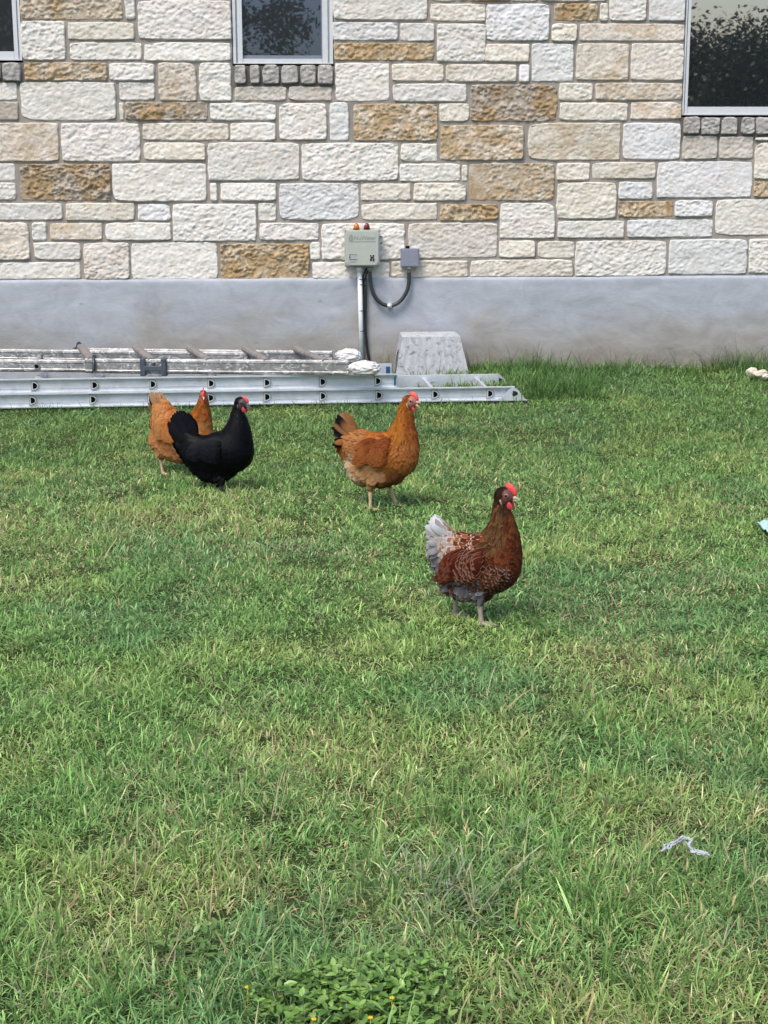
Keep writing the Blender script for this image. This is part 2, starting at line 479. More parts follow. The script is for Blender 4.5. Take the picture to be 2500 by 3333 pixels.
for r in range(0, 22):
    z0 = ZK0+r*HC+.5*J+.004
    x = XL
    while x < XR:
        w = rs.uniform(.12, .55); hh = 2 if rs.random() < .45 else 1
        done = False
        for hx in (hh, 1):
            for ww in (w, w*.6, .14, .07):
                zz1 = z0+hx*HC-J
                if not blocked(x, z0, x+ww, zz1):
                    k = rs.choice('wwwwccckbto' if rs.random() < .8 else 'wc')
                    stones.append((x, z0, x+ww, zz1, k, .016)); OC = np.vstack([OC, [(x, z0, x+ww, zz1)]])
                    x += ww+J; done = True; break
            if done: break
        if not done: x += .03
PAL = dict(w=((.83, .82, .785), 0.0, 0), c=((.82, .79, .72), .06, 0), k=((.80, .755, .68), .24, 0), b=((.80, .815, .835), 0.0, 0), g=((.75, .72, .675), .06, .03),
           v=((.70, .67, .62), .03, .30), h=((.66, .60, .53), .22, .3), t=((.71, .64, .53), .54, .03), o=((.74, .63, .46), .70, .02), m=((.63, .57, .50), .68, .22), s=((.68, .67, .66), .0, .72))
def stone_mesh(lst, seed=1):
    Vs, Qs, Cs, Ss, Gs = [], [], [], [], []; base = 0
    rng = np.random.default_rng(seed)
    for (x0, z0, x1, z1, k, res) in lst:
        x0 -= .0034; x1 += .0034; z0 -= .0030; z1 += .0030
        w, h = x1-x0, z1-z0
        nx = max(6, int(w/res)); nz = max(6, int(h/res))
        u = np.linspace(-1, 1, nx); v = np.linspace(-1, 1, nz)
        # crowd rows near the edge so that arrises are crisp
        u = np.sign(u)*np.abs(u)**.9; v = np.sign(v)*np.abs(v)**.9
        U, Vv = np.meshgrid(u, v)
        sd = rng.integers(0, 9999); ox, oz = rng.uniform(0, 50, 2)
        cx, cz = (x0+x1)/2, (z0+z1)/2
        rx = rng.uniform(.002, .011, 4)*(1+1.5*(rng.random(4) < .12))
        q = np.where(U > 0, np.where(Vv > 0, rx[0], rx[1]), np.where(Vv > 0, rx[2], rx[3]))
        cor = (np.abs(U)**5)*(np.abs(Vv)**(5))*q
        X = cx+U*w/2-np.sign(U)*cor; Z = cz+Vv*h/2-np.sign(Vv)*cor
        X = X+.0035*vnoise(Z*28+ox, U*2+oz, sd)*np.abs(U)**3; Z = Z+.0028*vnoise(X*22+ox, Vv*2+oz, sd+1)*np.abs(Vv)**3
        ed = np.minimum((1-np.abs(U))*w/2, (1-np.abs(Vv))*h/2)
        prof = np.clip(ed/.0050, 0, 1)**.5
        rough = {'t': 1.7, 'o': 1.9, 'm': 2.0}.get(k, 1.0)
        # chipped rock face: ridged, slanting facets
        rk = rng.uniform(.65, 1.15)
        a = X*13+Z*9+ox; b = Z*26-X*6+oz
        f1 = fbm(X*9+ox, Z*12+oz, sd, 3); f2 = 1-np.abs(fbm(a, b, sd+3, 3))*2; f3 = fbm(X*62+Z*30+ox, Z*85-X*25+oz, sd+5, 3); f5 = 1-2*np.abs(vnoise(X*40+Z*34+ox, Z*62-X*20+oz, sd+15))
        f4 = np.abs(vnoise(a*1.9, b*1.9, sd+8))
        dep = .016+(.0045*f1+.0028*(f2-.5)+.0044*f3-.0020*f4+.0026*f5)*rough*rk
        if k in 'tom': dep = dep-.008*np.clip(fbm(X*30+ox, Z*34+oz, sd+6, 3), 0, 1)**.7
        tilt = rng.uniform(-.004, .004)*U+rng.uniform(-.003, .003)*Vv
        D = prof*(.010+np.clip(dep+tilt+rng.uniform(-.003, .005)-.010, .0005, .05))
        Vs.append(np.stack([X, YW-D+.001, Z], -1).reshape(-1, 3))
        i, j = np.meshgrid(np.arange(nx-1), np.arange(nz-1)); kk = (j*nx+i).ravel()+base
        Qs.append(np.stack([kk, kk+1, kk+nx+1, kk+nx], -1))
        c, st, gr = PAL[k]
        c = np.array(c)*rng.uniform(.93, 1.06)*(1+rng.normal(0, .005, 3))
        n = nx*nz
        Cs.append(np.tile(np.append(c, 1), (n, 1))); Ss.append(np.full(n, st*rng.uniform(.85, 1.15)))
        g = np.full((nz, nx), float(gr))
        if k == 'v': g = g*sstep(-.4, 1, Vv)+.1
        Gs.append(g.ravel())
        base += n
    return fast_mesh('stones', np.concatenate(Vs), np.concatenate(Qs), attrs=dict(col=np.concatenate(Cs), stain=np.concatenate(Ss), grime=np.concatenate(Gs)))
link('stone_wall', stone_mesh(stones), M_STONE, HOUSE, smooth=True)
# mortar bed with openings, gently uneven
def mortar():
    res = .02
    Vs, Qs, G = [], [], []; base = 0
    cuts = sorted([XL, XR]+[v for w in WINDOWS for v in (w['o'][0]-.004, w['o'][1]+.004)])
    ztop = ZK0+22*HC
    def patch(x0, x1, z0, z1):
        nonlocal base
        nx = max(2, int((x1-x0)/res)); nz = max(2, int((z1-z0)/res))
        X, Z = np.meshgrid(np.linspace(x0, x1, nx), np.linspace(z0, z1, nz))
        Y = YW-.0075-.0025*fbm(X*20, Z*20, 3, 3)
        g = np.zeros_like(X)
        for S, w in zip(SILLS, WINDOWS):
            zb = w['oz']-.155
            g = np.maximum(g, sstep(w['o'][0]-.03, w['o'][0]+.01, X)*(1-sstep(w['o'][1]-.01, w['o'][1]+.03, X))*sstep(zb-.02, zb+.02, Z)*(Z < w['oz']+.03))
        Vs.append(np.stack([X, Y, Z], -1).reshape(-1, 3)); G.append(g.ravel())
        i, j = np.meshgrid(np.arange(nx-1), np.arange(nz-1)); k = (j*nx+i).ravel()+base
        Qs.append(np.stack([k, k+1, k+nx+1, k+nx], -1)); base += nx*nz
    xs = XL
    for w in WINDOWS:
        a, b = w['o'][0]-.004, w['o'][1]+.004
        patch(xs, a, ZK0, ztop); patch(a, b, ZK0, w['oz']-.012); patch(a, b, WTOP, ztop); xs = b
    patch(xs, XR, ZK0, ztop)
    link('mortar', fast_mesh('mortar', np.concatenate(Vs), np.concatenate(Qs), attrs=dict(grime=np.concatenate(G))), M_MORTAR, HOUSE, smooth=True)
mortar()
def foundation():
    x = np.linspace(XL, XR, 420); s = np.linspace(0, 1, 46)
    X, S = np.meshgrid(x, s)
    zt = ZK0+.002+.003*fbm(X*6, X*0, 8, 3)
    Z = -.25+(zt+.25)*S
    Y = YW-.024-.005*fbm(X*1.6, Z*4, 12, 4)-.0015*fbm(X*9, Z*30, 15, 3)
    top = S > .999
    X2 = np.vstack([X, X[-1:]]); Y2 = np.vstack([Y, np.full_like(X[-1:], YW+.01)]); Z2 = np.vstack([Z, zt[-1:]+.004])
    Y2[-2] += .004
    nx, nz = len(x), len(s)+1
    V = np.stack([X2, Y2, Z2], -1).reshape(-1, 3)
    i, j = np.meshgrid(np.arange(nx-1), np.arange(nz-1)); k = (j*nx+i).ravel()
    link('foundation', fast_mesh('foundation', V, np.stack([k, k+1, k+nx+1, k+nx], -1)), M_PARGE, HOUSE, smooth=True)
foundation()
b = MB(); zt = ZK0+22*HC
b.box(((XL+XR)/2, YW+3.1, 1.3), (XR-XL, 5.8, 2.6)); b.box(((XL+XR)/2, YW+3.0, zt+.06), (XR-XL, 6.4, .12))
b.build('inner_shell', simple('dark_sheathing', (.02, .02, .02), .9), HOUSE)
GL = [m_glass('window_glass_dark', .02), m_glass('window_glass_screened', .11, (.50, .66, 1)), m_glass('window_glass_bright', .40, (1, .93, .84))]  # blue and peach of the mirrored sky put into the glass tints
for w, S in zip(WINDOWS, SILLS):
    g0, g1 = w['g']; o0, o1 = w['o']; gz, oz = w['gz'], w['oz']; yF = YW-.006
    b = MB()
    H = WTOP-oz
    fw0 = (g0-o0); fw1 = (o1-g1)
    # outer brick-mould, then a deeper step, then the sash frame
    def ring(x0, x1, z0, t0, t1, tb, yf, dep):
        b.box((x0+t0/2, yf+dep/2, (z0+WTOP)/2), (t0, dep, WTOP-z0)); b.box((x1-t1/2, yf+dep/2, (z0+WTOP)/2), (t1, dep, WTOP-z0))
        b.box(((x0+x1)/2, yf+dep/2, z0+tb/2), (x1-x0-t0-t1, dep, tb)); b.box(((x0+x1)/2, yf+dep/2, WTOP-.02), (x1-x0-t0-t1, dep, .04))
    hb = gz-oz
    ring(o0+.001, o1-.001, oz+.001, fw0*.30, fw1*.30, hb*.18, yF, .07)
    ring(o0+fw0*.30, o1-fw1*.30, oz+hb*.18, fw0*.2, fw1*.2, hb*.12, yF+.020, .05)
    ring(o0+fw0*.50, o1-fw1*.50, oz+hb*.18+.001, fw0*.50, fw1*.50, hb*.82, yF+.004, .055)
    win = b.build('window', M_VINYL, HOUSE)
    tag(win, ['left window, dark glass cut by the photo edge', 'narrow middle window with an insect screen', 'large right window reflecting trees and bright sky'][w['kind']])
    if w['kind'] == 1:
        b = MB(); b.box(((g0+g1)/2, YW+.028, gz+.0105), (g1-g0, .02, .021), bevel=.002); b.box((g1-.0035, YW+.03, (gz+WTOP)/2), (.007, .02, WTOP-gz-.05)); b.build('sash_rail', M_SASH, win)
    b = MB(); b.box(((g0+g1)/2, YW+.045, (gz+WTOP)/2), (g1-g0+.01, .006, WTOP-gz)); b.build('pane', GL[w['kind']], win)
    rr = [px_rect(a, bb, c, d, o) for a, bb, c, d, o in S]
    for si, r in enumerate(rr):
      me = stone_mesh([(*r, 's', .0055)], seed=70+w['kind']*10+si)
      co = np.empty(len(me.vertices)*3, np.float32); me.vertices.foreach_get('co', co); co[1::3] -= .012*(co[1::3] < YW-.002); me.vertices.foreach_set('co', co)
      link('sill_block', me, M_STONE, win, smooth=True)

# ------------------------------------------------------------------ things on the wall
Z6 = 4.0975
def W6(x, y, off=0.0):
    """point of the 1050,680 zoom strip on the wall, 'off' metres proud of it"""
    p = on_y(x/Z6+1050, y/Z6+680, YW-off); return Vector((float(p[0]), float(p[1]), float(p[2])))
def control_box():
    a = W6(300, 770, .11); c = W6(765, 280, .11)
    w, h = c.x-a.x, c.z-a.z; cx, cz = (a.x+c.x)/2, (a.z+c.z)/2
    R = empty('control_box', (cx, YW-.03, a.z))
    tag(R, 'pale green-grey control box with orange and red warning lights mounted on the limestone wall', 'control box')
    body = simple('beige_plastic', (.55, .56, .49), .45, var=.04); lidm = simple('pale_lid_plastic', (.56, .60, .54), .4, var=.03)
    b = MB(); b.box((cx, YW-.058, cz), (w, .075, h), bevel=.006); b.box((cx, YW-.012, cz), (w*.7, .026, h*1.06)); b.build('enclosure', body, R)
    # lid with chamfered corners
    def cham(w2, h2, ch): return [(-w2+ch, -h2), (w2-ch, -h2), (w2, -h2+ch), (w2, h2-ch), (w2-ch, h2), (-w2+ch, h2), (-w2, h2-ch), (-w2, -h2+ch)]
    b = MB(); b.prism(cham(w*.485, h*.485, .012), (cx, YW-.0955, cz), (1, 0, 0), (0, 0, 1), (0, -.006, 0))
    b.prism(cham(w*.455, h*.455, .016), (cx, YW-.1015, cz), (1, 0, 0), (0, 0, 1), (0, -.008, 0)); lid = b.build('lid', lidm, R)
    yl = YW-.1095
    for x, nm, c0 in ((452, 'orange', (.85, .22, .02)), (591, 'dark red', (.22, .004, .012))):
        p = W6(x, 272, .07)
        m = Mat('beacon_'+nm.replace(' ', '_'), .12, .6, 0, tuple(v*K for v in c0)); m.p.inputs['Transmission Weight'].default_value = .25
        b = MB(); r = .0185
        b.tube([(p.x, p.y, p.z-.004), (p.x, p.y, p.z+.014), (p.x, p.y, p.z+.024), (p.x, p.y, p.z+.031), (p.x, p.y, p.z+.036), (p.x, p.y, p.z+.038)], [r, r*.98, r*.86, r*.64, r*.34, r*.05], 20)
        bb = b.build('beacon', m.m, R, smooth=True); tag(bb, nm + ' dome warning light')
        b = MB(); b.tube([(p.x, p.y, p.z-.008), (p.x, p.y, p.z+.002)], [.021, .021], 20); b.build('beacon_base', M_DARK, bb)
    for yy in (470, 655):
        b = MB(); p = W6(272, yy, .07); b.box((p.x+.004, YW-.07, p.z), (.018, .03, .026), bevel=.002); b.tube([(p.x-.005, YW-.078, p.z-.016), (p.x-.005, YW-.078, p.z+.016)], .0035, 8)
        b.build('hinge', body, R)
    for yy in (372, 455):
        b = MB(); p = W6(783, yy, .07); b.box((p.x, YW-.075, p.z), (.014, .014, .007), bevel=.002); b.build('latch', M_DARK, R)
    for xx, yy in ((305, 295), (752, 293), (305, 755), (745, 752)):
        p = W6(xx, yy, .1); b = MB(); b.tube([(p.x, YW-.097, p.z), (p.x, YW-.092, p.z)], .0045, 10); b.build('screw', M_SASH, R)
    # lettering and drop emblem
    ink = simple('faded_green_ink', (.30, .37, .31), .6, var=.03)
    cu = bpy.data.curves.new('tmp_text', 'FONT'); cu.body = 'NuWater'; cu.size = 1; cu.extrude = .006
    to = bpy.data.objects.new('tmp_text', cu); COL.objects.link(to); bpy.context.view_layer.update()
    me = bpy.data.meshes.new_from_object(to.evaluated_get(bpy.context.evaluated_depsgraph_get())); bpy.data.objects.remove(to)
    co = np.array([v.co[:] for v in me.vertices]); mn, mx = co.min(0), co.max(0)
    p0 = W6(425, 415, .11); p1 = W6(712, 358, .11)
    X = p0.x+(co[:, 0]-mn[0])/(mx[0]-mn[0])*(p1.x-p0.x); Zz = p0.z+(co[:, 1]-mn[1])/(mx[1]-mn[1])*(p1.z-p0.z); Yy = yl-.0006-(co[:, 2]-mn[2])*.04
    me.vertices.foreach_set('co', np.stack([X, Yy, Zz], -1).astype(np.float32).ravel()); me.update()
    link('lettering', me, ink, lid)
    b = MB(); q0 = W6(348, 428, .11); q1 = W6(412, 335, .11); cxx = (q0.x+q1.x)/2; r = (q1.x-q0.x)/2; zz = q0.z+r
    out = [(math.cos(t)*r, math.sin(t)*r) for t in np.linspace(rad(-220), rad(40), 18)]+[(0, q1.z-zz)]
    inn = [(p[0]*.62, p[1]*.62) for p in out]
    v0 = [b.bm.verts.new((cxx+p[0], yl-.0012, zz+p[1])) for p in out]; v1 = [b.bm.verts.new((cxx+p[0], yl-.0012, zz+p[1])) for p in inn]
    for k in range(len(out)): b.bm.faces.new((v0[k], v0[(k+1) % len(out)], v1[(k+1) % len(out)], v1[k]))
    b.bm.faces.new([b.bm.verts.new((cxx+p[0]*.33+.0015, yl-.0012, zz+p[1]*.33)) for p in out])
    q = W6(348, 436, .11); q2 = W6(705, 432, .11); b.box(((q.x+q2.x)/2, yl-.001, q.z), (q2.x-q.x, .001, .0018)); b.build('emblem', ink, lid)
    # two small stickers
    white = simple('sticker_white', (.62, .62, .60), .5, var=.03); grey = simple('sticker_grey', (.38, .40, .40), .5)
    def sticker(x0, y0, x1, y1, bits, lab):
        a = W6(x0, y1, .11); c = W6(x1, y0, .11); b = MB()
        b.box(((a.x+c.x)/2, yl-.0006, (a.z+c.z)/2), (c.x-a.x, .0012, c.z-a.z), mi=0)
        for (u0, v0, u1, v1, mi) in bits:
            b.box((a.x+(u0+u1)/2*(c.x-a.x), yl-.0016, c.z-(v0+v1)/2*(c.z-a.z)), ((u1-u0)*(c.x-a.x), .0008, (v1-v0)*(c.z-a.z)), mi=mi)
        o = b.build('sticker', [white, M_DARK, grey], lid); tag(o, lab)
    sticker(355, 608, 460, 716, [(0, 0, 1, .06, 1), (0, .56, 1, .62, 1), (.04, .12, .16, .5, 1), (.3, .2, .9, .24, 2), (.3, .34, .9, .38, 2), (.08, .7, .92, .74, 2), (.08, .8, .92, .84, 2), (.08, .9, .7, .94, 2)], 'small white data sticker with lines of print')
    sticker(628, 610, 696, 700, [(.08, .05, .35, .30, 1), (.6, .05, .9, .3, 1), (.15, .35, .85, .6, 1), (.05, .65, .45, .92, 1), (.6, .65, .95, .95, 1), (.38, .1, .56, .9, 2)], 'small black and white square sticker')
control_box()
def junction_box():
    a = W6(1040, 780, .075); c = W6(1292, 528, .075); w, h = c.x-a.x, c.z-a.z; cx, cz = (a.x+c.x)/2, (a.z+c.z)/2
    R = empty('junction_box', (cx, YW-.03, a.z)); tag(R, 'small square blue-grey junction box to the right of the pale control box', 'electrical box')
    g = simple('grey_pvc', (.25, .27, .34), .45, var=.05); g2 = simple('grey_pvc_cover', (.30, .32, .40), .42, var=.04)
    b = MB(); b.box((cx, YW-.035, cz), (w*.95, .065, h*.95), bevel=.004); b.build('box_body', g, R)
    b = MB(); b.box((cx, YW-.071, cz), (w, .009, h), bevel=.003); b.box((cx, YW-.077, cz), (w*.86, .004, h*.86), bevel=.0015); b.build('cover', g2, R)
    for dx, dz in ((-.8, .8), (.8, .8), (-.8, -.8), (.8, -.8)):
        b = MB(); b.tube([(cx+dx*w*.56*.95, YW-.078, cz+dz*h*.56*.95), (cx+dx*w*.53, YW-.0795, cz+dz*h*.53)], .003, 8); b.build('screw', M_SASH, R)
    p = W6(1135, 520, .03); b = MB(); b.tube([(p.x, YW-.03, p.z-.01), (p.x, YW-.03, p.z+.012)], .012, 12); b.build('knockout_plug', M_DARK, R)
junction_box()
def conduit_loop():
    pts = [(632, 835), (634, 900), (640, 980), (655, 1060), (690, 1150), (745, 1225), (815, 1275), (893, 1292), (965, 1275), (1035, 1230), (1090, 1160), (1130, 1080), (1150, 990), (1153, 900), (1153, 845)]
    P = [W6(x, y, .055) for x, y in pts]
    R = empty('flexible_conduit', P[7]); tag(R, 'dark grey flexible conduit hanging in a U between the two wall boxes', 'conduit')
    # smooth resample
    Q = []
    for i in range(len(P)-1):
        p0, p1, p2, p3 = P[max(i-1, 0)], P[i], P[i+1], P[min(i+2, len(P)-1)]
        for k in range(5):
            t = k/5; Q.append(.5*((2*p1)+(-p0+p2)*t+(2*p0-5*p1+4*p2-p3)*t*t+(-p0+3*p1-3*p2+p3)*t**3))
    Q.append(P[-1])
    b = MB(); b.tube(Q, [.0118+.0003*(k % 2) for k in range(len(Q))], 14); b.build('tube', simple('dark_conduit', (.038, .045, .048), .42, var=.1), R)
    for x in (638, 1153):
        p = W6(x, 780, .055); b = MB(); b.tube([p, p-Vector((0, 0, .008)), p-Vector((0, 0, .0085)), p-Vector((0, 0, .024))], [.019, .019, .015, .014], 10); b.build('connector', simple('light_connector', (.45, .46, .47), .4), R, smooth=False)
    p = W6(893, 1292, .055); b = MB(); b.tube([p-Vector((.014, 0, 0)), p+Vector((.014, 0, 0))], .0145, 14); b.box((p.x, p.y+.02, p.z+.0), (.022, .03, .03)); b.build('clamp', M_ALU, R)
conduit_loop()
def pvc_pipe():
    top, bot = W6(493, 790, .05), W6(517, 1960, .05)
    bot = Vector((bot.x+.003, bot.y, 0.02))
    R = empty('pvc_pipe', bot); tag(R, 'white plastic pipe running down from the control box behind the ladders', 'pipe')
    b = MB(); b.tube([top, bot], .0142, 16); b.build('tube', M_PVC, R)
    b = MB(); b.tube([top+Vector((0, 0, .01)), top-Vector((0, 0, .022))], .0185, 16); b.build('coupling', M_PVC, R)
    for y in (938, 1008, 1358, 1628):
        p = W6(500+(y-790)*.0205, y, .05); b = MB()
        b.tube([p+Vector((0, 0, -.002)), p+Vector((0, 0, .002))], .0156, 14); b.box((p.x+.018, p.y-.008, p.z), (.028, .004, .004)); b.build('cable_tie', M_BLACK, R)
    C = empty('black_cables', (bot.x+.04, bot.y, 0.02)); tag(C, 'bundle of thin black cables hanging beside the white plastic pipe', 'cable')
    for k, pl in enumerate(([(590, 790), (560, 850), (540, 900), (548, 1000), (555, 1200), (562, 1500), (580, 1800), (612, 2010)],
                            [(600, 830), (578, 900), (562, 1000), (560, 1250), (572, 1500), (590, 1780), (618, 2020)],
                            [(570, 920), (572, 1100), (575, 1300), (570, 1600), (600, 1900), (625, 2030)])):
        P = [W6(x, y, .036+.006*k) for x, y in pl]; P.append(Vector((P[-1].x+.01, P[-1].y, .0)))
        b = MB(); b.tube(P, .0075 if k == 2 else .005, 8); b.build('cable', M_BLACK, C)
pvc_pipe()

# ------------------------------------------------------------------ ladders
DPROF = [(-.013, .019), (-.013, -.019), (-.004, -.0185), (.006, -.015), (.013, -.008), (.0155, 0), (.013, .008), (.006, .015), (-.004, .0185)]
def ibeam(h, d, t=.0035, fl=.006):
    """open channel: flanges top and bottom reach outwards (towards -n)"""
    return [(0, 0), (-d, 0), (-d, fl), (-t, fl+.001), (-t, h*.28), (-t-.003, h*.31), (-t-.003, h*.69), (-t, h*.72), (-t, h-fl-.001), (-d, h-fl), (-d, h), (0, h)]
def rail(name, p0, p1, h, parent, mat, side=-1, d=.022, z=0.0):
    """p0,p1 ground points; side -1: channel opens towards the viewer"""
    a = Vector((p0[0], p0[1], z)); c = Vector((p1[0], p1[1], z if len(p1) < 3 else p1[2])); u = (c-a); n = Vector((-u.y, u.x, 0)).normalized()*(-side)
    b = MB(); b.prism(ibeam(h, d), a, n if side < 0 else n, (0, 0, 1), u)
    return b.build(name, mat, parent)
def rung(p, n, L, z, parent, mat, axis, s=1.16):
    """hollow D rung from front rail point p back along n"""
    b = MB(); o = Vector((p[0], p[1], z)); ax = Vector(axis)
    out = [(x*s, y*s) for x, y in DPROF]; inn = [(x*.74*s+.0005, y*.74*s) for x, y in DPROF]
    def ring(pr, t): return [b.bm.verts.new(o+ax*q[0]+Vector((0, 0, q[1]))+n*t) for q in pr]
    fl = [(x*1.35*s, y*1.30*s) for x, y in DPROF]
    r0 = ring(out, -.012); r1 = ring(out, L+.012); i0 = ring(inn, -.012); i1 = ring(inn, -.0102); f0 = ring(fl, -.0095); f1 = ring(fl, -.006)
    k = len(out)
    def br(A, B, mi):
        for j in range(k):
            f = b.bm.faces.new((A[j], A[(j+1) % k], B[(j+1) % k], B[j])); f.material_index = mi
    br(r0, r1, 0); br(r0, i0, 0); br(i0, i1, 1); b.bm.faces.new(i1).material_index = 1; b.bm.faces.new(r1).material_index = 1  # black end caps stand for the shade inside the tube
    f2 = ring(out, -.0098); br(f0, f1, 2); br(f2, f0, 2)
    return b.build('rung', [mat, M_DARK, M_COLLAR], parent)
def ext_ladder():
    RH = .076
    g0 = on_z(0, 1327, .012); g1 = on_z(1680, 1301, .012)
    p0 = np.array([g0[0], g0[1]]); p1 = np.array([g1[0], g1[1]])
    u = (p1-p0)/np.linalg.norm(p1-p0); n = np.array([-u[1], u[0]])
    P = lambda x, back=0.0: p0+u*x+n*back
    total = np.linalg.norm(p1-p0)
    R = empty('extension_ladder', (*P(total/2), 0)); tag(R, 'long clean silver extension ladder lying flat on the grass along the wall', 'ladder')
    def xat(px, py, z):
        q = on_z(px, py, z)[:2]-p0; return float(q@u)
    BW, FW = .47, .40
    z0, z1 = .012, .012+RH+.001
    start = -1.7
    xf = xat(1308, 1236, z1+RH)
    xb = xat(1628, 1212, z0+RH)
    total_ = total-.012
    rail('rail', P(start), P(total_), RH, R, M_ALU, -1, .024, z0)
    rail('rail', P(start, BW), P(total-.02, BW), RH, R, M_ALU, 1, .024, z0)
    off = .008
    rail('rail', P(start, off), P(xf, off), RH, R, M_ALU, -1, .022, z1)
    rail('rail', P(start, FW+off), P(xat(1279, 1190, z1+RH), FW+off), RH, R, M_ALU, 1, .022, z1)
    N = Vector((n[0], n[1], 0)); A = (u[0], u[1], 0)
    # rung stations, from the photo
    st = [xat(px, py, z0+RH/2) for px, py in ((107, 1303), (302, 1302), (491, 1300), (686, 1298), (870, 1294), (1052, 1292), (1234, 1287), (1416, 1283), (1593, 1279))]
    sp = (st[-1]-st[0])/8
    print('rung spacing', sp, 'ladder length', total)
    for k in range(-5, 9):
        x = st[0]+k*sp if k < 0 else st[k]
        rung(P(x, -.002), N, BW, z0+RH/2, R, M_ALU, A)
    st2 = [xat(px, py, z1+RH/2) for px, py in ((108, 1262), (303, 1261), (494, 1260), (686, 1257), (870, 1253), (1053, 1250), (1234, 1246))]
    for k in range(-5, 7):
        x = st2[0]+k*sp if k < 0 else st2[k]
        rung(P(x, off-.002), N, FW, z1+RH/2, R, M_ALU, A)
    # shoes at the right end
    for back, s in ((-.030, 1), (BW+.012, -1)):
        o = P(total-.140, back); b = MB()
        out = [(0, -.004), (.20, -.012), (.20, .002), (.185, .008), (.165, .03), (.15, .055), (.135, .066), (.115, .070), (.095, .062), (.08, .045), (.06, .02), (.03, .008), (0, .006)]
        b.prism(out, (o[0], o[1], z0), A, (0, 0, 1), N*.006)
        b.box((*(P(total-.140+.1, back+.02)), z0-.006), (.20, .05, .012), Matrix.Rotation(math.atan2(u[1], u[0]), 3, 'Z') , mi=1)
        q = P(total-.140+.128, back-.0005)
        b.prism([(x*1.0, y*.75) for x, y in DPROF], (q[0], q[1], z0+.040), A, (0, 0, 1), N*-.002, mi=1)
        q = P(total-.125+.10, back-.003)
        b.build('foot', [M_ALU, M_BLACK], R)
    # blue end sticker on fly
    blue = simple('blue_sticker', (.02, .09, .26), .5)
    e = P(xf-.012, off-.024); b = MB(); b.box((e[0]-u[0]*.003, e[1], z1+RH/2), (.010, .003, .05), Matrix.Rotation(math.atan2(u[1], u[0]), 3, 'Z')); b.build('sticker', blue, R)
    xq = xat(1270, 1205, z1+RH/2+.02); e = P(xq, FW+off-.004); b = MB(); b.box((e[0], e[1], z1+RH*.55), (.022, .003, .04), Matrix.Rotation(math.atan2(u[1], u[0]), 3, 'Z')); b.build('sticker', blue, R)
    return dict(P=P, u=u, n=n, z=z1+RH)
LAD = ext_ladder()
def multi_ladder():
    zb = LAD['z']+.004
    RH = .074
    f0 = on_z(0, 1213, zb); f1 = on_z(1150, 1222, zb)
    b0 = on_z(0, 1133, zb+RH); b1 = on_z(1085, 1146, zb+RH)
    p0 = f0[:2]; p1 = f1[:2]; q0 = b0[:2]; q1 = b1[:2]
    uf = (p1-p0)/np.linalg.norm(p1-p0); ub = (q1-q0)/np.linalg.norm(q1-q0)
    R = empty('folding_ladder', ((p0+p1)[0]/2, (p0+p1)[1]/2, zb)); tag(R, 'old paint-spattered folding ladder lying on top of the silver extension ladder', 'ladder')
    def fx(px, py=1190, z=None): d = on_z(px, py, zb+RH*.5)[:2]-p0; return float(d@uf)
    def bx(px, py=1150): d = on_z(px, py, zb+RH*.5)[:2]-q0; return float(d@ub)
    PF = lambda x, o=0.: p0+uf*x+np.array([-uf[1], uf[0]])*o
    PB = lambda x, o=0.: q0+ub*x+np.array([-ub[1], ub[0]])*o
    def boxrail(a, c, h, d, z):
        a = Vector((*a, z)); c = Vector((*c, z)); u = c-a; n = Vector((-u.y, u.x, 0)).normalized()
        r = .006
        prof = [(r, 0), (d-r, 0), (d, r), (d, h-r), (d-r, h), (r, h), (0, h-r), (-.002, h-.016), (.001, h-.02), (.001, .02), (-.002, .016), (0, r)]
        b = MB(); b.prism(prof, a, n, (0, 0, 1), u); return b.build('rail', M_ALU_OLD, R)
    xs = fx(283)
    boxrail(PF(-1.6, .004), PF(xs+.25, .004), RH-.006, .030, zb+.004)          # inner, front
    boxrail(PB(-1.6, -.034), PB(bx(823, 1155), -.034), RH-.008, .026, zb+.006)      # inner, back
    boxrail(PF(xs), PF(fx(1140)), RH+.006, .036, zb)                           # outer sleeve, front
    boxrail(PB(bx(283, 1150), -.008), PB(bx(1095, 1155), -.008), RH+.004, .032, zb+.002)                 # outer sleeve, back
    # rungs: flat oval, from the far rail's top down to the near rail
    rm = simple('worn_rung', (.36, .33, .31), .55, metal=.35, var=.15, vscale=30)
    for (xb_, xf_) in ((308, 320), (487, 515), (660, 700), (838, 886), (1003, 1072)):
        a = PB(bx(xb_, 1140), -.01); c = PF(fx(xf_, 1180), .02)
        A = Vector((*a, zb+RH+.012)); C = Vector((*c, zb+RH-.004)); d = (A-C); L = d.length; d.normalize()
        s = Vector((0, 0, 1)).cross(d).normalized(); up = d.cross(s)
        b = MB(); prof = [(-.024, .002), (-.020, .013), (-.008, .018), (.008, .018), (.020, .013), (.024, .002), (.020, -.010), (-.020, -.010)]
        b.prism(prof, C-d*.012, s, up, d*(L+.03)); b.build('rung', rm, R)
    # rungs of the inner section: black disc on the near rail for the hole's shade
    for px in (128, -60, -240):
        x = fx(px, 1188); o = PF(x, 0.0); n = Vector((-uf[1], uf[0], 0))
        b = MB(); b.tube([Vector((*o, zb+.036))-n*.004, Vector((*o, zb+.036))+n*.004], .0175, 18, mi=0)
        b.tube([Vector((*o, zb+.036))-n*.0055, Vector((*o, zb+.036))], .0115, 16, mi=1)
        b.tube([Vector((*o, zb+.036))+n*.03, Vector((*PB(bx(px+5, 1155), -.02), zb+.036))], .015, 12)
        b.build('rung', [M_ALU_OLD, M_DARK], R)
    # blue-grey bracket round the sleeve
    br = simple('blue_grey_plastic', (.075, .095, .125), .5, var=.15)
    x0, x1 = fx(466), fx(549); ang = Matrix.Rotation(math.atan2(uf[1], uf[0]), 3, 'Z')
    b = MB()
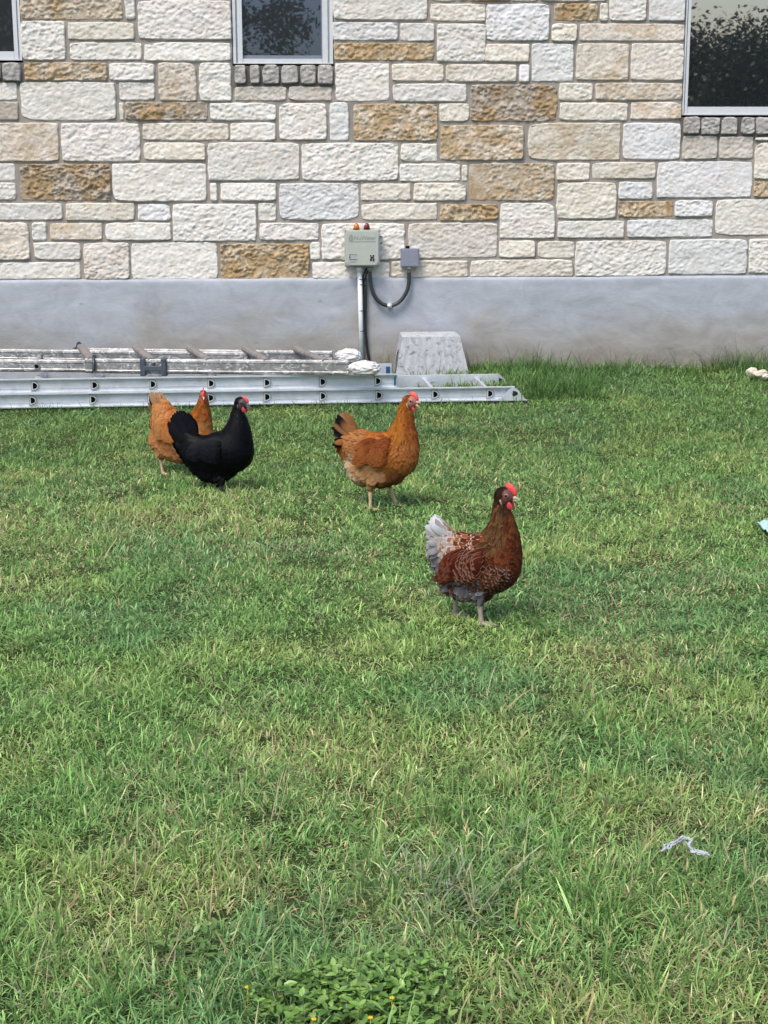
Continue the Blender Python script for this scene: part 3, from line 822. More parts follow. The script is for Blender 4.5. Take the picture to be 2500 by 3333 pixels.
    for x in (x0+.012, x1-.012):
        c = PF(x, .012); b.box((*c, zb+RH*.5), (.028, .062, RH+.022), ang, bevel=.005)
    c = PF((x0+x1)/2, -.010); b.box((*c, zb+RH*.42), (x1-x0-.03, .018, RH*.42), ang, bevel=.006)
    c = PF((x0+x1)/2, -.008); b.box((*c, zb+RH*.78), (.016, .022, .012), ang, bevel=.003)
    b.build('bracket', br, R)
    # rung lock with swinging hook
    b = MB(); x = fx(322, 1185)
    dk = simple('dark_cast_metal', (.09, .10, .11), .45, metal=.5)
    for px, o in ((308, 1),):
        c = PB(bx(312, 1135), -.01)
        b.prism([(-.04, 0), (-.018, .012), (-.012, .034), (0, .042), (.012, .034), (.018, .012), (.04, 0)], (*c, zb+RH+.002), (*ub, 0), (0, 0, 1), (0, .012, 0))
    b.build('rung_lock', dk, R); b = MB()
    c = PF(x, -.006); c2 = PF(x, .012)
    b.prism([(-.035, -.004), (-.012, .008), (-.009, .022), (.009, .022), (.012, .008), (.035, -.004)], (*c2, zb+RH+.002), (*uf, 0), (0, 0, 1), (0, .012, 0))
    b.tube([(*PF(x, -.006), zb+RH+.012), (*PF(x+.001, -.012), zb+RH*.6), (*PF(x-.002, -.014), zb+RH*.2), (*PF(x-.008, -.022), zb+.01)], [.008, .0085, .009, .004], 10)
    b.build('rung_lock', dk, R)
    # plastic-wrapped feet
    pm = Mat('crumpled_plastic', .35, .5, 0, (.72, .71, .70)); nn = pm.noise(26, 4, .6, pm.obj(), 1.5)
    pm.col(pm.ramp(nn, [(.36, (.50, .40, .32)), (.44, (.54, .52, .50)), (.56, (.62, .63, .65))])); pm.bump(nn, .5, .012)
    def wrap(c, r, seed, lab):
        bm = bmesh.new(); bmesh.ops.create_icosphere(bm, subdivisions=5, radius=1)
        for v in bm.verts:
            p = v.co.copy(); q = Vector((p.x*2.1, p.y*4.5, p.z*4.5))+Vector((seed, 0, 0))
            f = 1+.16*mnoise.noise(q)+.13*abs(mnoise.noise(q*2.1))-.05*abs(mnoise.noise(q*5))
            if p.x > .55: f *= 1-.22*(p.x-.55)
            v.co = Vector((p.x*r[0]*f, p.y*r[1]*f, p.z*r[2]*f))
        me = bpy.data.meshes.new('plastic_wrap'); bm.to_mesh(me); bm.free()
        o = link('plastic_wrap', me, pm.m, R, smooth=True)
        o.matrix_world = Matrix.Translation(Vector(c)) @ Matrix.Rotation(math.atan2(uf[1], uf[0]), 4, 'Z'); tag(o, lab)
        return o
    c = on_z(1188, 1200, zb+.04); wrap((c[0], c[1]+.02, zb+.038), (.088, .040, .040), 3.1, 'white plastic bag bunched round the near foot')
    c = on_z(1130, 1160, zb+.05); wrap((c[0]+.01, c[1]+.02, zb+.045), (.078, .036, .045), 8.7, 'white plastic and tape round the far foot')
multi_ladder()

# ------------------------------------------------------------------ tapered step by the wall
def step_block():
    zt = .285
    # front face corners (photo px): bottom 1290..1527, top 1311..1500
    yf = float(on_z(1400, 1232, 0.0)[1])-.02
    def X(px, y, z):   # X of a pixel column at depth y, height z
        for py in np.linspace(1000, 1300, 301):
            p = on_y(px, py, y)
            if p[2] <= z: return float(p[0])
        return float(p[0])
    ztop = float(on_y(1400, 1096, yf+.03)[2])
    x0, x1 = X(1287, yf, 0), X(1530, yf, 0); a0, a1 = X(1310, yf+.03, ztop), X(1498, yf+.03, ztop)
    dep = .30
    R = empty('step_stool', ((x0+x1)/2, yf+dep/2, 0)); tag(R, 'weathered white tapered step block standing between the foundation wall and the silver ladder', 'step stool')
    m = Mat('weathered_white_plastic', .65, .3); o = m.obj()
    n = m.noise(32, 5, .7, o, .6); n2 = m.noise(40, 3, .6, m.obj((1, 1, .25)))
    z = m.node('ShaderNodeSeparateXYZ'); m.l(o, z.inputs[0])
    c = m.ramp(n, [(.34, (.16, .155, .15)), (.42, (.37, .38, .39)), (.60, (.44, .46, .49))])
    c = m.mix(1.0, c, m.ramp(n2, [(.35, .88), (.6, 1.06)]), 'MULTIPLY')
    m.col(c); m.bump(n, .15, .004)
    b = MB(); bm = b.bm
    cr = .018
    nseg = 40
    # front and back faces with shallow vertical ribs, side faces with an arched opening
    def face(y_b, y_t, flip):
        rows = 14; vs = []
        for j in range(rows+1):
            t = j/rows; row = []
            for i in range(nseg+1):
                s = i/nseg
                xb = x0+(x1-x0)*s; xt = a0+(a1-a0)*s
                rib = .0010*math.sin(s*nseg*1.55)*(1 if .06 < s < .94 and t > .25 else 0)
                row.append(bm.verts.new((xb+(xt-xb)*t, y_b+(y_t-y_b)*t+(rib if not flip else -rib), ztop*t)))
            vs.append(row)
        for j in range(rows):
            for i in range(nseg): bm.faces.new((vs[j][i], vs[j][i+1], vs[j+1][i+1], vs[j+1][i]))
        return vs
    yb = yf+dep
    F = face(yf, yf+.03, False); B = face(yb, yb-.03, True)
    # top: inset panel
    ty0, ty1 = yf+.03, yb-.03
    tv = [bm.verts.new(p) for p in ((a0, ty0, ztop), (a1, ty0, ztop), (a1, ty1, ztop), (a0, ty1, ztop))]
    ti = [bm.verts.new(p) for p in ((a0+cr, ty0+cr, ztop+.006), (a1-cr, ty0+cr, ztop+.006), (a1-cr, ty1-cr, ztop+.006), (a0+cr, ty1-cr, ztop+.006))]
    for k in range(4): bm.faces.new((tv[k], tv[(k+1) % 4], ti[(k+1) % 4], ti[k]))
    bm.faces.new(ti)
    for sx in (0, 1):
        def S(t, y): # point on side plane, t = height fraction
            xx = (x0+(a0-x0)*t) if sx == 0 else (x1+(a1-x1)*t)
            yy0 = yf+.03*t; yy1 = yb-.03*t
            return Vector((xx, yy0+(yy1-yy0)*y, ztop*t))
        arch = [(.0, .17), (.30, .19), (.52, .26), (.62, .38), (.66, .5), (.62, .62), (.52, .74), (.30, .81), (.0, .83)]
        outer = [(0, 0), (.35, 0), (.7, 0), (1, 0), (1, .5), (1, 1), (.7, 1), (.35, 1), (0, 1)]
        A = [bm.verts.new(S(t, y)) for t, y in arch]; O = [bm.verts.new(S(t, y)) for t, y in outer]
        inn = [bm.verts.new(S(t, y)+Vector((.012 if sx == 0 else -.012, 0, 0))) for t, y in arch]
        for k in range(8):
            bm.faces.new((O[k], O[k+1], A[k+1], A[k])); bm.faces.new((A[k], A[k+1], inn[k+1], inn[k]))
    b.build('shell', m.m, R)
    # dark box added to stand for the shade inside the opening
    b = MB(); b.box(((x0+x1)/2, (yf+yb)/2, ztop*.42), ((a1-a0)*.88, dep-.07, ztop*.8)); b.build('shaded_hollow', M_DARK, R)
step_block()
# ------------------------------------------------------------------ hens
M_SKIN = m_vcol('hen_skin', .6, .35, 160, .18, .0, .3)
M_COMB = m_vcol('comb_flesh', .38, .5, 260, .22, .15, .35)
M_BEAK = m_vcol('beak_horn', .32, .5, 200, .12, 0, .1)
M_EYE = simple('hen_eye', (.012, .008, .006), .06, spec=.8, var=.0)
M_FEATH = m_feather('feathers_brown', .75, .05, .38)
M_FEATHB = m_feather('feathers_black', .42, .08, .6)

def feather_cards(F, nu=5, nv=7):
    """F: list of dict(P, D, N, L, W, col, lace, la, lift, cup, tip)"""
    n = len(F)
    P = np.array([f['P'] for f in F], float); D = np.array([f['D'] for f in F], float); N = np.array([f['N'] for f in F], float)
    D /= np.linalg.norm(D, axis=1, keepdims=True)
    N = N-D*(N*D).sum(1, keepdims=True); N /= np.linalg.norm(N, axis=1, keepdims=True)
    S = np.cross(D, N)
    L = np.array([f['L'] for f in F]); W = np.array([f['W'] for f in F])
    lift = np.array([f.get('lift', .15) for f in F]); cup = np.array([f.get('cup', .25) for f in F]); dr = np.array([f.get('droop', .12) for f in F])
    pw = np.array([f.get('point', .0) for f in F])
    u = np.linspace(-1, 1, nu); t = np.linspace(0, 1, nv)
    T, U = np.meshgrid(t, u, indexing='ij')
    T = T.ravel(); U = U.ravel()
    # rounded blade outline; 'point' narrows the tip
    def width(T): return np.sqrt(np.clip(1-((T-.55)/.45)**2*(T > .55), 0, 1))*(.45+.55*np.clip(T/.45, 0, 1))
    w = width(T)[None, :]*(1-pw[:, None]*np.clip((T[None, :]-.35)/.65, 0, 1)*.8)
    w = np.maximum(w, .10)
    a = T[None, :]*L[:, None]
    s = U[None, :]*w*W[:, None]/2
    h = lift[:, None]*a - dr[:, None]*L[:, None]*T[None, :]**2 - cup[:, None]*W[:, None]*.5*(U[None, :]**2)*w
    V = P[:, None, :]+D[:, None, :]*a[..., None]+S[:, None, :]*s[..., None]+N[:, None, :]*h[..., None]
    k = nu*nv
    i, j = np.meshgrid(np.arange(nu-1), np.arange(nv-1)); q = (j*nu+i).ravel()
    q = np.stack([q, q+1, q+nu+1, q+nu], -1)
    Q = (q[None]+np.arange(n)[:, None, None]*k).reshape(-1, 4)
    col = np.array([[*f['col'], 1] for f in F], float); lace = np.array([[*f.get('lace', f['col']), f.get('la', 0.)] for f in F], float)
    # base of each feather a touch fluffier/greyer
    C = np.repeat(col, k, 0); Lc = np.repeat(lace, k, 0)
    tc = np.array([f.get('tipc', f['col']) for f in F], float)
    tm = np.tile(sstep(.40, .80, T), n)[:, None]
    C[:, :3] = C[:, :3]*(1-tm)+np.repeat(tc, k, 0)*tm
    uv = np.tile(np.stack([(U+1)/2, T], -1), (n, 1))
    return fast_mesh('feathers', V.reshape(-1, 3), Q, attrs=dict(col=C, lace=Lc), uv=uv)

def make_hen(spec):
    rng = np.random.default_rng(spec['seed'])
    zx, ox, oy = spec['zoom']; gpx, gpy = spec['ground']
    g = on_z(ox+gpx/zx, oy+gpy/zx, 0.0)
    _, _, w = proj(g); S = FPX/w*zx
    yaw = spec.get('yaw', 0.); cw = math.cos(yaw)
    tilt = 1/math.cos(PITCH+.02)
    base_yaw = math.atan2(RGT[1], RGT[0])           # image-right direction on the ground
    def L2(px, py, y=0.):                            # traced point -> hen space (x forward, z up)
        return Vector(((px-gpx)/S/cw, y, (gpy-py)/S*tilt))
    # --- body: overlapping rounds melted into one skin
    bm = bmesh.new()
    def ball(c, r, ys):
        m = Matrix.Translation(c) @ Matrix.Diagonal((r, r*ys, r, 1))
        bmesh.ops.create_icosphere(bm, subdivisions=3, radius=1, matrix=m)
    SH = spec.get('shrink', .93)
    for chain in spec['chains']:
        for a, b in zip(chain[:-1], chain[1:]):
            n = 6
            for i in range(n+1):
                t = i/n; e = [a[k]*(1-t)+b[k]*t for k in range(5)]
                ball(L2(e[0], e[1], e[4]), max(e[2]/S*spec.get('grow', 1.)-.0066, e[2]/S*.6), e[3])
    hx, hy, hr = spec['head']; H = L2(hx, hy, spec.get('head_y', 0.)); hr = hr/S
    hyaw = spec.get('head_yaw', 0.); hp = spec.get('head_pitch', -.05)
    F = Vector((math.cos(hyaw)*math.cos(hp), math.sin(hyaw)*math.cos(hp), math.sin(hp))); U = (Vector((0, 0, 1))-F*F.z).normalized(); Sd = F.cross(U).normalized()
    def HF(x, y, z): return H+F*(x*hr)+Sd*(y*hr)+U*(z*hr)
    for x, z, r, ys in ((0, 0, 1.0, .74), (.3, .05, .85, .72), (.62, -.02, .62, .66), (.9, -.08, .42, .6)):
        m = Matrix.Translation(HF(x, 0, z)) @ Matrix((F, -Sd, U)).transposed().to_4x4() @ Matrix.Diagonal((r*hr, r*hr*ys, r*hr, 1))
        bmesh.ops.create_icosphere(bm, subdivisions=3, radius=1, matrix=m)
    tb = MB(); 
    for leg in spec['legs']:
        (ax, ay), (kx, ky), (fx, fy), yy = leg
        A, K, Ft = L2(ax, ay, yy), L2(kx, ky, yy), L2(fx, fy, yy)
        Ft.z = -.005
        tb.tube([A, A.lerp(K, .5), K], [.018, .012, .0082], 12)
        tb.tube([K+Vector((0, 0, .004)), K.lerp(Ft, .5), Ft], [.0088, .0066, .0078], 10)
        for an, ln in ((0, .052), (.55, .045), (-.55, .045), (math.pi-.15, .022)):
            d = Vector((math.cos(an), math.sin(an), 0))
            tb.tube([Ft, Ft+d*ln*.5+Vector((0, 0, .001)), Ft+d*ln-Vector((0, 0, .004))], [.0068, .0052, .0032], 8)
    me_t = bpy.data.meshes.new('t'); tb.bm.to_mesh(me_t); tb.bm.free(); bm.from_mesh(me_t); bpy.data.meshes.remove(me_t)
    me = bpy.data.meshes.new('hen'); bm.to_mesh(me); bm.free()
    tmp = bpy.data.objects.new('tmp', me); COL.objects.link(tmp)
    md = tmp.modifiers.new('r', 'REMESH'); md.mode = 'VOXEL'; md.voxel_size = .0036
    bpy.context.view_layer.update()
    dg = bpy.context.evaluated_depsgraph_get()
    me2 = bpy.data.meshes.new_from_object(tmp.evaluated_get(dg)); bpy.data.objects.remove(tmp)
    bm = bmesh.new(); bm.from_mesh(me2)
    zl = spec['leg_top']
    up = [v for v in bm.verts if v.co.z > zl]
    for _ in range(10): bmesh.ops.smooth_vert(bm, verts=up, factor=.5, use_axis_x=True, use_axis_y=True, use_axis_z=True)
    bm.to_mesh(me2); bvh = BVHTree.FromBMesh(bm)
    co = np.array([v.co[:] for v in bm.verts])
    # skin colours
    c = np.tile(np.array([*spec['skin'], 1.]), (len(co), 1))
    face = HF(.62, 0, -.02); fr = hr*.98
    dface = np.linalg.norm(co-np.array(face), axis=1)
    c[dface < fr] = (*spec['face'], 1)
    legm = co[:, 2] < zl
    c[legm] = (*spec['leg'], 1)
    at = me2.attributes.new('col', 'FLOAT_COLOR', 'POINT'); at.data.foreach_set('color', c.astype(np.float32).ravel())
    me2.name = 'hen'
    hen = link('hen', me2, M_SKIN, None, smooth=True)
    tag(hen, spec['label'], 'hen', group='hens on the lawn')
    # --- plumage
    guides = [(L2(a, b), Vector((dx, 0, dz)).normalized(), tg) for a, b, dx, dz, tg in spec['guides']]
    gp = np.array([(p.x, p.z) for p, _, _ in guides]); gd = np.array([(d.x, d.z) for _, d, _ in guides])
    bm.faces.ensure_lookup_table()
    areas = np.array([f.calc_area() for f in bm.faces]); cen = np.array([f.calc_center_median()[:] for f in bm.faces]); nor = np.array([f.normal[:] for f in bm.faces])
    zmin = spec['feather_bottom']
    ok = (cen[:, 2] > zmin) & (np.linalg.norm(cen-np.array(face), axis=1) > fr*.98)
    for leg in spec['legs']:
        K = L2(leg[1][0], leg[1][1], leg[3])
        ok &= ~((np.hypot(cen[:, 0]-K.x, cen[:, 1]-K.y) < .030) & (cen[:, 2] < K.z+.028) & (np.abs(nor[:, 2]) < .8))
    pr = areas*ok; pr /= pr.sum()
    cand = rng.choice(len(cen), size=16000, p=pr)
    taken = {}
    FE = []
    for ci in cand:
        p = cen[ci]; n = nor[ci]
        d2 = (gp[:, 0]-p[0])**2+(gp[:, 1]-p[2])**2
        k = int(d2.argmin()); tg = guides[k][2]
        st = spec['style'][tg]
        r = st['sp']
        key = (int(p[0]/.02), int(p[1]/.02), int(p[2]/.02)); hit = False
        for a in (-1, 0, 1):
            for b in (-1, 0, 1):
                for e in (-1, 0, 1):
                    for q in taken.get((key[0]+a, key[1]+b, key[2]+e), ()):
                        if (q[0]-p[0])**2+(q[1]-p[1])**2+(q[2]-p[2])**2 < r*r: hit = True; break
                    if hit: break
                if hit: break
            if hit: break
        if hit: continue
        taken.setdefault(key, []).append(p)
        wgt = 1/(d2+1e-5)**1.5; d = (gd*wgt[:, None]).sum(0)/wgt.sum()
        D = np.array([d[0], rng.normal(0, .10), d[1]]); D = D-n*(D@n)
        ln = np.linalg.norm(D)
        if ln < .15: D = np.array([-.6, 0, -.8])-n*(np.array([-.6, 0, -.8])@n); ln = np.linalg.norm(D)+1e-6
        D /= ln; D = D+np.cross(n, D)*rng.normal(0, st.get('jit', .10))
        sz = rng.uniform(.85, 1.18)
        col = np.array(st['cols'][rng.integers(len(st['cols']))])*rng.uniform(*spec.get('cvar', (.82, 1.15)))
        FE.append(dict(P=p+n*.0012-D*st['L']*.30, D=D, N=n, L=st['L']*sz, W=st['W']*sz, col=col, lace=st.get('lace', col), la=st.get('la', 0.)*rng.uniform(.6, 1), tipc=np.array(st['tip'])*rng.uniform(.8, 1.1) if 'tip' in st else col,
                       lift=.05+st.get('lift', .16)*spec.get('liftk', .5), cup=st.get('cup', .3)*spec.get('cupk', .45), droop=st.get('droop', .10)*.45, point=st.get('point', 0.)))
    mat = M_FEATHB if spec.get('black') else M_FEATH
    bpy.context.view_layer.update()
    link('plumage', feather_cards(FE, 5, 6), mat, hen, smooth=True)
    # --- wings: rows of feathers laid on the flank
    W = spec['wing']; (s0, s1, s2, s3) = [L2(*p) for p in W['quad']]     # shoulder top, rear top, rear bottom(tip), front bottom
    for side in (-1, 1):
        FE = []
        wd = Vector((W['dir'][0], 0, W['dir'][1])).normalized()
        rows = W['rows']
        for ri in range(rows):
            a = 1-ri/(rows-1)            # rear rows first (lie underneath)
            nb = W['n']
            for bi in range(nb):
                b = (bi+(.5 if ri % 2 else 0)+rng.uniform(-.12, .12))/nb
                if b > 1: continue
                q = (s0.lerp(s1, a)).lerp(s3.lerp(s2, a), b)
                q = q + Vector((rng.normal(0, .002), 0, rng.normal(0, .002)))
                hit = bvh.ray_cast(Vector((q.x, side*.3, q.z)), Vector((0, -side, 0)))
                if hit[0] is None: continue
                P, N = hit[0], hit[1]
                N = (N*.65+Vector((0, side, 0))*.6).normalized()
                long_ = a > W['split']
                st = W['long'] if long_ else W['cov']
                off = .0035+.006*(1-a)+.002*math.sin(b*math.pi)
                Dv = (wd + Vector((0, side*.04, rng.normal(0, .05)))).normalized()
                Dv = Dv-N*Dv.dot(N)*.8
                sz = rng.uniform(.9, 1.12)
                col = np.array(st['cols'][rng.integers(len(st['cols']))])*rng.uniform(.85, 1.15)
                FE.append(dict(P=P+N*off-Dv*st['L']*.3, D=Dv, N=N, L=st['L']*sz, W=st['W']*sz, col=col, lace=st.get('lace', col), la=st.get('la', 0.)*rng.uniform(.75, 1), tipc=st.get('tip', col), lift=.085, cup=.12, droop=.05, point=st.get('point', 0)))
        link('wing', feather_cards(FE, 5, 7), mat, hen, smooth=True)
    # --- tail fan
    FE = []
    TB = L2(*spec['tail_base'])
    TL = sorted(spec['tail'], key=lambda q: math.atan2(q[1]-spec['tail_base'][1], -(q[0]-spec['tail_base'][0])))
    mids = [((a[0]+b[0])/2, (a[1]+b[1])/2, (a[2]+b[2])/2*.95, b[3], a[4]) for a, b in zip(TL[:-1], TL[1:])]
    for (tx, ty, wd_, colr, tipc) in TL+mids:
        T0 = L2(tx, ty)
        for sgn in ((-1, 1)):
            T = T0
            bx = TB+Vector((rng.uniform(-.01, .01), sgn*rng.uniform(.004, .016), rng.uniform(-.012, .012)))
            T = TB.lerp(T, spec.get('tk', 1.0))
            T2 = T+Vector((rng.uniform(-.006, .006), sgn*rng.uniform(.006, .034), rng.uniform(-.006, .006)))
            D = T2-bx; L = D.length
            FE.append(dict(P=bx, D=D, N=Vector((0, sgn, .15)), L=L, W=wd_/S*spec.get('tw', 1.3), col=np.array(colr)*rng.uniform(.9, 1.1), tipc=np.array(tipc), lift=.0, cup=.16, droop=.04, point=spec.get('tpoint', .22), la=spec.get('tail_la', 0), lace=spec.get('tail_lace', colr)))
    link('tail', feather_cards(FE, 5, 10), mat, hen, smooth=True)
    # --- head parts
    cs = spec.get('comb_scale', 1.)
    def lit(c): return np.array([*c, 1.])
    def paint(me, c, c2=None):
        n = len(me.vertices); a = np.tile(lit(c), (n, 1))
        at = me.attributes.new('col', 'FLOAT_COLOR', 'POINT'); at.data.foreach_set('color', a.astype(np.float32).ravel())
    b = MB(); poly = spec['comb']; th = .20
    n = len(poly)
    fr_, bk_, md1, md2 = [], [], [], []
    cxm = sum(p[0] for p in poly)/n; czm = sum(p[1] for p in poly)/n
    for x, z in poly: fr_.append(b.bm.verts.new(HF(x, -.04, z))); bk_.append(b.bm.verts.new(HF(x, .04, z)))
    for x, z in poly:
        xi, zi = cxm+(x-cxm)*.72, czm+(z-czm)*.72
        md1.append(b.bm.verts.new(HF(xi, -.11, zi))); md2.append(b.bm.verts.new(HF(xi, .11, zi)))
    c1 = b.bm.verts.new(HF(cxm, -.13, czm)); c2 = b.bm.verts.new(HF(cxm, .13, czm))
    for k in range(n):
        k2 = (k+1) % n
        b.bm.faces.new((fr_[k], fr_[k2], bk_[k2], bk_[k])); b.bm.faces.new((fr_[k], md1[k], md1[k2], fr_[k2])); b.bm.faces.new((bk_[k2], md2[k2], md2[k], bk_[k]))
        b.bm.faces.new((md1[k], c1, md1[k2])); b.bm.faces.new((md2[k2], c2, md2[k]))
    o = b.build('comb', M_COMB, hen, smooth=True); paint(o.data, spec['red'])
    ws = spec.get('wattle', (.84, -.84, .31, .42))
    b = MB()
    for sg in (-1, 1):
        r = bmesh.ops.create_icosphere(b.bm, subdivisions=3, radius=1)['verts']
        for v in r:
            p = v.co.copy(); z = p.z
            f = 1+.25*max(0, -z)-.35*max(0, z)
            v.co = HF(ws[0]+p.x*ws[2]*f-.06*p.z, sg*(.40+.06*p.z)+p.y*.10, ws[1]+z*ws[3])
    o = b.build('wattles', M_COMB, hen, smooth=True); paint(o.data, tuple(spec['red'][k]*(.8, .9, 1.0)[k] for k in range(3)))
    gape = spec.get('gape', .0)
    b = MB()
    b.tube([HF(1.08, 0, -.02), HF(1.32, 0, .0), HF(1.55, 0, -.07), HF(1.72, 0, -.22), HF(1.76, 0, -.30)], [hr*.24, hr*.19, hr*.12, hr*.06, hr*.02], 12)
    b.tube([HF(1.05, 0, -.2-gape*.3), HF(1.32, 0, -.26-gape*.8), HF(1.55, 0, -.28-gape*1.2), HF(1.66, 0, -.28-gape*1.35)], [hr*.19, hr*.14, hr*.09, hr*.03], 10)
    o = b.build('beak', M_BEAK, hen, smooth=True); paint(o.data, spec['beak'])
    for sg in (-1, 1):
        b = MB()
        for rr, dd, mi in ((.255, .0, 1), (.155, .06, 0)):
            cc = HF(.42, sg*(.60+dd), .22)
            r = bmesh.ops.create_icosphere(b.bm, subdivisions=3, radius=1)['verts']
            for v in r:
                p = v.co.copy(); v.co = cc+F*(p.x*rr*hr*1.1)+Sd*(p.y*rr*hr*.38)+U*(p.z*rr*hr)
                for f in v.link_faces: f.material_index = mi
        o = b.build('eye', [M_EYE, M_SKIN], hen, smooth=True); paint(o.data, spec['eyering'])
        b = MB()
        b.tube([HF(-.12, sg*.66, -.1), HF(-.10, sg*.73, -.35), HF(.02, sg*.66, -.72), HF(.12, sg*.50, -1.0)], [hr*.07, hr*.11, hr*.08, hr*.03], 8)
        o = b.build('ear_lobe', M_COMB, hen, smooth=True); paint(o.data, spec['lobe'])
    bm.free()
    # pose in the scene
    hen.matrix_world = Matrix.Translation(Vector((g[0], g[1], float(gh(g[0], g[1]))))) @ Matrix.Rotation(base_yaw-yaw, 4, 'Z')
    return hen

RED = (.72, .06, .07)
COMB = [(.20, .80), (.12, 1.10), (.18, 1.50), (.36, 1.22), (.46, 1.56), (.66, 1.28), (.80, 1.40), (.96, 1.10), (1.18, 1.02), (1.34, .74), (1.42, .40), (1.34, .12), (1.05, .22), (.75, .48), (.45, .70)]

# front hen: rust brown with pale lacing, white and grey tail
RUST = [(.100, .022, .009), (.135, .032, .011), (.075, .016, .007), (.16, .044, .015)]
LACE = (.32, .24, .19)
style1 = dict(
    head=dict(sp=.0045, L=.014, W=.007, cols=[(.035, .018, .010), (.05, .024, .012), (.022, .012, .009)], lift=.10),
    neck=dict(sp=.0062, L=.036, W=.0095, cols=[(.06, .026, .010), (.11, .05, .016), (.035, .018, .010), (.16, .075, .025)], tip=(.12, .055, .02), lace=(.20, .12, .06), la=.55, lift=.10, point=.6),
    throat=dict(sp=.0058, L=.022, W=.010, cols=[(.12, .038, .012), (.08, .024, .010), (.16, .055, .018)], lift=.12),
    breast=dict(sp=.0088, L=.028, W=.020, cols=RUST, lace=(.19, .10, .06), la=.5, lift=.11, cup=.25),
    flank=dict(sp=.0088, L=.030, W=.021, cols=RUST, lace=LACE, la=.95, lift=.12, cup=.25),
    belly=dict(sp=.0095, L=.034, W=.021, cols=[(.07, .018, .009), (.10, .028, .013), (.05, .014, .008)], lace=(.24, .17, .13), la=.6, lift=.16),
    back=dict(sp=.0085, L=.030, W=.020, cols=RUST+[(.30, .10, .04)], lace=(.66, .50, .38), la=.95, lift=.12),
    saddle=dict(sp=.0075, L=.030, W=.017, cols=[(.42, .36, .33), (.48, .46, .46), (.32, .13, .06), (.28, .11, .05), (.40, .20, .11), (.38, .27, .21)], lace=(.56, .52, .52), la=.9, lift=.15, jit=.3),
    rear=dict(sp=.0080, L=.036, W=.017, cols=[(.25, .24, .24), (.32, .31, .32), (.18, .165, .16), (.38, .38, .40)], lift=.20, jit=.35),
    thigh=dict(sp=.0078, L=.032, W=.016, cols=[(.13, .125, .135), (.07, .055, .05), (.17, .165, .175), (.09, .03, .018), (.12, .045, .025)], lace=(.27, .26, .27), la=.7, lift=.20, jit=.3),
)
